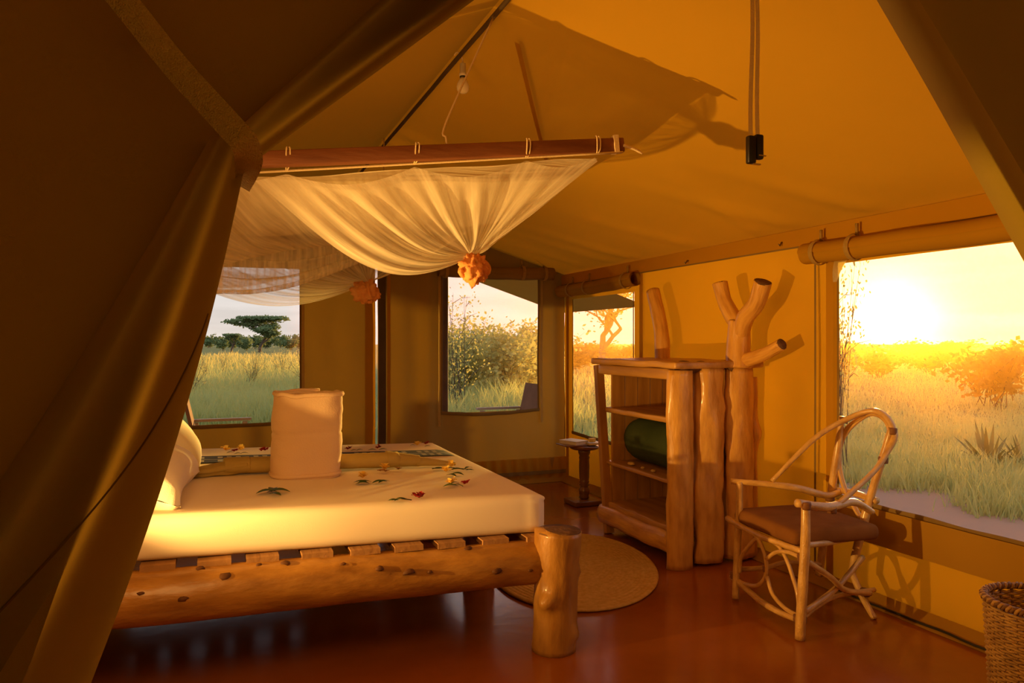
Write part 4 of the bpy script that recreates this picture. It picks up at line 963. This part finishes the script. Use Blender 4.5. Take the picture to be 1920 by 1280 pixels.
for i, px in enumerate(row(10, 812, 1045)):
    d = 15+6*((i*.618) % 1); put('thorn_bush', B_[i % 3], px, d, (.95, .95, rnd.uniform(.86, 1.06)*(d/16)**.5), '%s green thorn bush from the left behind the gable window right of the door seam' % ORD[i], 'bush', 'thorn bushes beyond the gable window')
put('thorn_bush', SPARSE[0], 852, 12.5, (.9, .9, 1.32), 'tall sparse thorn bush rising at the left of the gable window', 'bush', None)
for i, px in enumerate(row(6, 330, 580)):
    d = 16+16*((i*.43) % 1); put('scraggly_bush', SPARSE[i % 2], px, d, rnd.uniform(.5, .72), '%s scraggly bush from the left in the meadow behind the wide window' % ORD[i], 'bush', 'scraggly bushes in the meadow')
for i, px in enumerate(row(14, 330, 585)):
    d = 105+60*((i*.29) % 1); k = rnd.uniform(.8, 1.1); put('distant_tree', FARB[i % 2], px, d, (d*.016*k, d*.016*k, (1.3+(8+7*math.sin(i*1.7)**2)*d/FPX)/1.15), '%s small tree from the left in the distant line behind the meadow' % ORD[i], 'tree', 'distant tree line')
for i, px in enumerate(row(6, 1050, 1220)):
    d = 30+20*((i*.31) % 1); put('scrub_bush', GOLD[i % 2], px, d, (1.5, 1.5, 1.3/1.25), '%s low golden bush from the left beneath the big acacia' % ORD[i], 'bush', 'low bushes under the acacia')
for i, px in enumerate(row(16, 1545, 2010)):
    d = 24+36*((i*.37) % 1); h = 1.3-((648+13*math.sin(i*2.1))-640)*d/FPX; put('scrub_bush', GOLD[i % 2], px, d, (d/24, d/24, max(.6, h/1.2)), '%s backlit bush from the left on the horizon under the setting sun' % ORD[i], 'bush', 'bushes on the sunset horizon')
put('thorn_bush', GOLD[0], 1860, 15, (1.0, 1.0, 1.12), 'taller backlit bush rising above the horizon right of the sun', 'bush', None)
put('thorn_bush', SPARSE[1], 1572, 7.5, (.55, .55, 1.45), 'tall thin twiggy shrub at the left edge of the sunset window', 'bush', None)

def acacia(label, loc, H, R, seed, leafm, lean=0, nl=5200, ls=.22, tr=.18):
    rnd = random.Random(seed); t = thing('acacia_tree', label, 'tree', loc); st, lf = MB(), MB(); base = Vector(loc)
    pads = []
    def grow(p, d, L_, r_, dep):
        pts = [p]; n = 5
        for i in range(n):
            d = (d+Vector((rnd.gauss(0, .16), rnd.gauss(0, .16), rnd.gauss(.02, .10)))).normalized(); q = pts[-1]+d*(L_/n)
            if q.z > H*.93: q.z = H*.93; d.z *= .2
            pts.append(q)
        st.tube(pts, [r_*(1-.38*i/n) for i in range(n+1)], 7 if dep < 2 else 5, .08, dep+seed, caps=False)
        if dep >= 2: pads.extend([pts[3], pts[-1]])
        if dep == 4: return
        for k in range(3 if dep < 3 else 2):
            a_ = rnd.uniform(0, 6.28)+k*2.1; side = Vector((math.cos(a_), math.sin(a_), 0)); nd = (d*.62+side*.85+Vector((0, 0, .30 if dep < 2 else .12))).normalized()
            grow(pts[-1] if k < 2 else pts[3], nd, L_*rnd.uniform(.62, .88), r_*.58, dep+1)
    grow(Vector((0, 0, -.1)), Vector((lean, 0, 1)).normalized(), H*.46, tr, 0)
    mr = max(math.hypot(q.x, q.y) for q in pads); k_ = R/mr
    st.v = [(x*(1+(k_-1)*smooth((z/H-.4)/.3)), y*(1+(k_-1)*smooth((z/H-.4)/.3)), z) for x, y, z in st.v]
    cx, cy = sum(q.x for q in pads)/len(pads)*k_, sum(q.y for q in pads)/len(pads)*k_
    st.v = [(x-cx*smooth((z/H-.4)/.35)*.8, y-cy*smooth((z/H-.4)/.35)*.8, z) for x, y, z in st.v]
    pads = [Vector((q.x*(1+(k_-1)*smooth((q.z/H-.4)/.3)), q.y*(1+(k_-1)*smooth((q.z/H-.4)/.3)), q.z)) for q in pads]
    pads = [q-Vector((cx, cy, 0))*smooth((q.z/H-.4)/.35)*.8 for q in pads]
    for i in range(nl):
        c = rnd.choice(pads)+Vector((rnd.gauss(0, R*.09), rnd.gauss(0, R*.09), rnd.gauss(0, H*.022)+H*.03)); a_ = Vector((rnd.gauss(0, 1), rnd.gauss(0, 1), rnd.gauss(0, .4))).normalized()*ls*rnd.uniform(.6, 1.3); b = a_.orthogonal().normalized()*ls*.3
        lf.add([c-a_*.5, c+b, c+a_*.5, c-b], [(0, 1, 2, 3)])
    for mb, nm, m in ((st, 'trunk', BARK), (lf, 'crown', leafm)):
        o = bpy.data.objects.new(nm, mb.mesh(nm, m, nm == 'trunk')); COL.objects.link(o); o.parent = t
    return t
p = at_d(487, 640, 90); acacia('lone flat-topped acacia tree standing in the distance left of the duvet', (p.x, p.y, gz(p.x, p.y)), 4.3, 3.7, 3, ACAM, 0, 6200, .40, .22)
p = at_d(434, 640, 95); acacia('smaller dark acacia left of the lone flat-topped one', (p.x, p.y, gz(p.x, p.y)), 2.3, 1.2, 4, ACAM, 0, 1200, .3, .15)
p = at_d(1130, 640, 32); acacia('large spreading acacia silhouetted in the small window by the bookshelf', (p.x, p.y, gz(p.x, p.y)), 4.1, 3.0, 8, DRYM, 0, 2600, .15, .19)

def agave(label, px, d, s, seed):
    rnd = random.Random(seed); p = at_d(px, 640, d); t = thing('spiky_agave', label, 'plant', (p.x, p.y, gz(p.x, p.y)), 'spiky plants outside the sunset window')
    for k in range(26):
        a_ = rnd.uniform(0, 6.28); L_ = s*rnd.uniform(.7, 1.1); el = rnd.uniform(.35, 1.35); dv = Vector((math.cos(a_)*math.cos(el), math.sin(a_)*math.cos(el), math.sin(el))); sd = Vector((-math.sin(a_), math.cos(a_), 0)); o_ = Vector((p.x, p.y, gz(p.x, p.y)))+Vector((math.cos(a_), math.sin(a_), 0))*.04
        mb = MB().grid(6, 2, lambda u, v: o_+dv*(L_*u)+sd*((v-.5)*.07*s*2*(1-u)**.7)+Vector((0, 0, -.18*L_*u*u*math.cos(el)+.02*abs(v-.5)*(1-u)))); mb.obj('leaf', AGAVE, t)
agave('spiky agave growing in the grass outside the sunset window', 1852, 8.0, .52, 1); agave('second spiky agave at the right edge of the sunset window', 1925, 7.8, .46, 2)

# veranda outside the gable: canopy, pole, two chairs
cano = MB()
for sg in (-1, 1):
    cano.grid(20, 12, lambda u, v: (XC+sg*(3.0*u), YB+.06+2.0*v, RIDGE+.03-3.0*u*SL-.03*math.sin(PI*u)*math.sin(PI*v)))
tag(cano.obj('veranda_canopy', CANVAS_DARK), 'dark canvas fly sheet sloping over the veranda outside the gable', 'canopy')
pp = at_y(834, 640, 8.3); tag(MB().tube([(pp.x, pp.y, GZ+(roofz(pp.x)+.02-GZ)*i/14) for i in range(15)], .04, 12, .08, 3).obj('veranda_pole', mat('dark_pole', (.09, .045, .02), (.13, .06, .03), 8, .8)), 'dark wooden pole holding up the veranda canopy', 'pole')
CHB = mat('chair_canvas_back', (.20, .09, .045), (.26, .12, .06), 6, .8); CHW = mat('grey_wood', (.42, .36, .32), (.5, .44, .38), 6, .7)
def vchair(label, x, y, face):
    t = thing('veranda_chair', label, 'chair', (x, y, GZ), 'veranda chairs'); f = face
    def part(nm, c, size, m, rot=0): MB().box(Vector((x+f*c[0], y+c[1], GZ+c[2])), size, Matrix.Rotation(f*rot, 3, 'Y')).obj(nm, m, t, False)
    part('backrest', (-.02, 0, .64), (.03, .50, .50), CHB, -.22); part('seat', (.26, 0, .38), (.50, .50, .03), CHB, .08)
    for s_ in (-1, 1):
        part('arm_rest', (.24, s_*.29, .60), (.56, .06, .025), CHW); part('leg', (.46, s_*.27, .29), (.045, .045, .58), CHW); part('leg', (.02, s_*.27, .29), (.045, .045, .58), CHW)
    part('crossbar', (.46, 0, .34), (.04, .5, .05), CHW)
pc = at_y(992, 760, 7.7); vchair('brown veranda chair seen through the window right of the door seam', pc.x, pc.y, -1)
pc = at_y(362, 760, 7.5); vchair('brown veranda chair seen through the wide window behind the pillows', pc.x, pc.y, 1)

# golden haze volume added outside to give the glow towards the sun
def haze():
    m = bpy.data.materials.new('glow_haze'); m.use_nodes = True; N = m.node_tree.nodes; L = m.node_tree.links; N.clear()
    o = N.new('ShaderNodeOutputMaterial'); v = N.new('ShaderNodeVolumeScatter'); v.inputs['Color'].default_value = (1, .42, .07, 1); v.inputs['Density'].default_value = .012; v.inputs['Anisotropy'].default_value = .72
    L.new(v.outputs[0], o.inputs['Volume']); h = MB().box((19.6, 15, 4.5), (31, 70, 9.3)).obj('glow_haze', m, None, False); tag(h, 'golden haze volume added outside the sunset window for the sun glow', 'haze', kind='stuff')
haze()
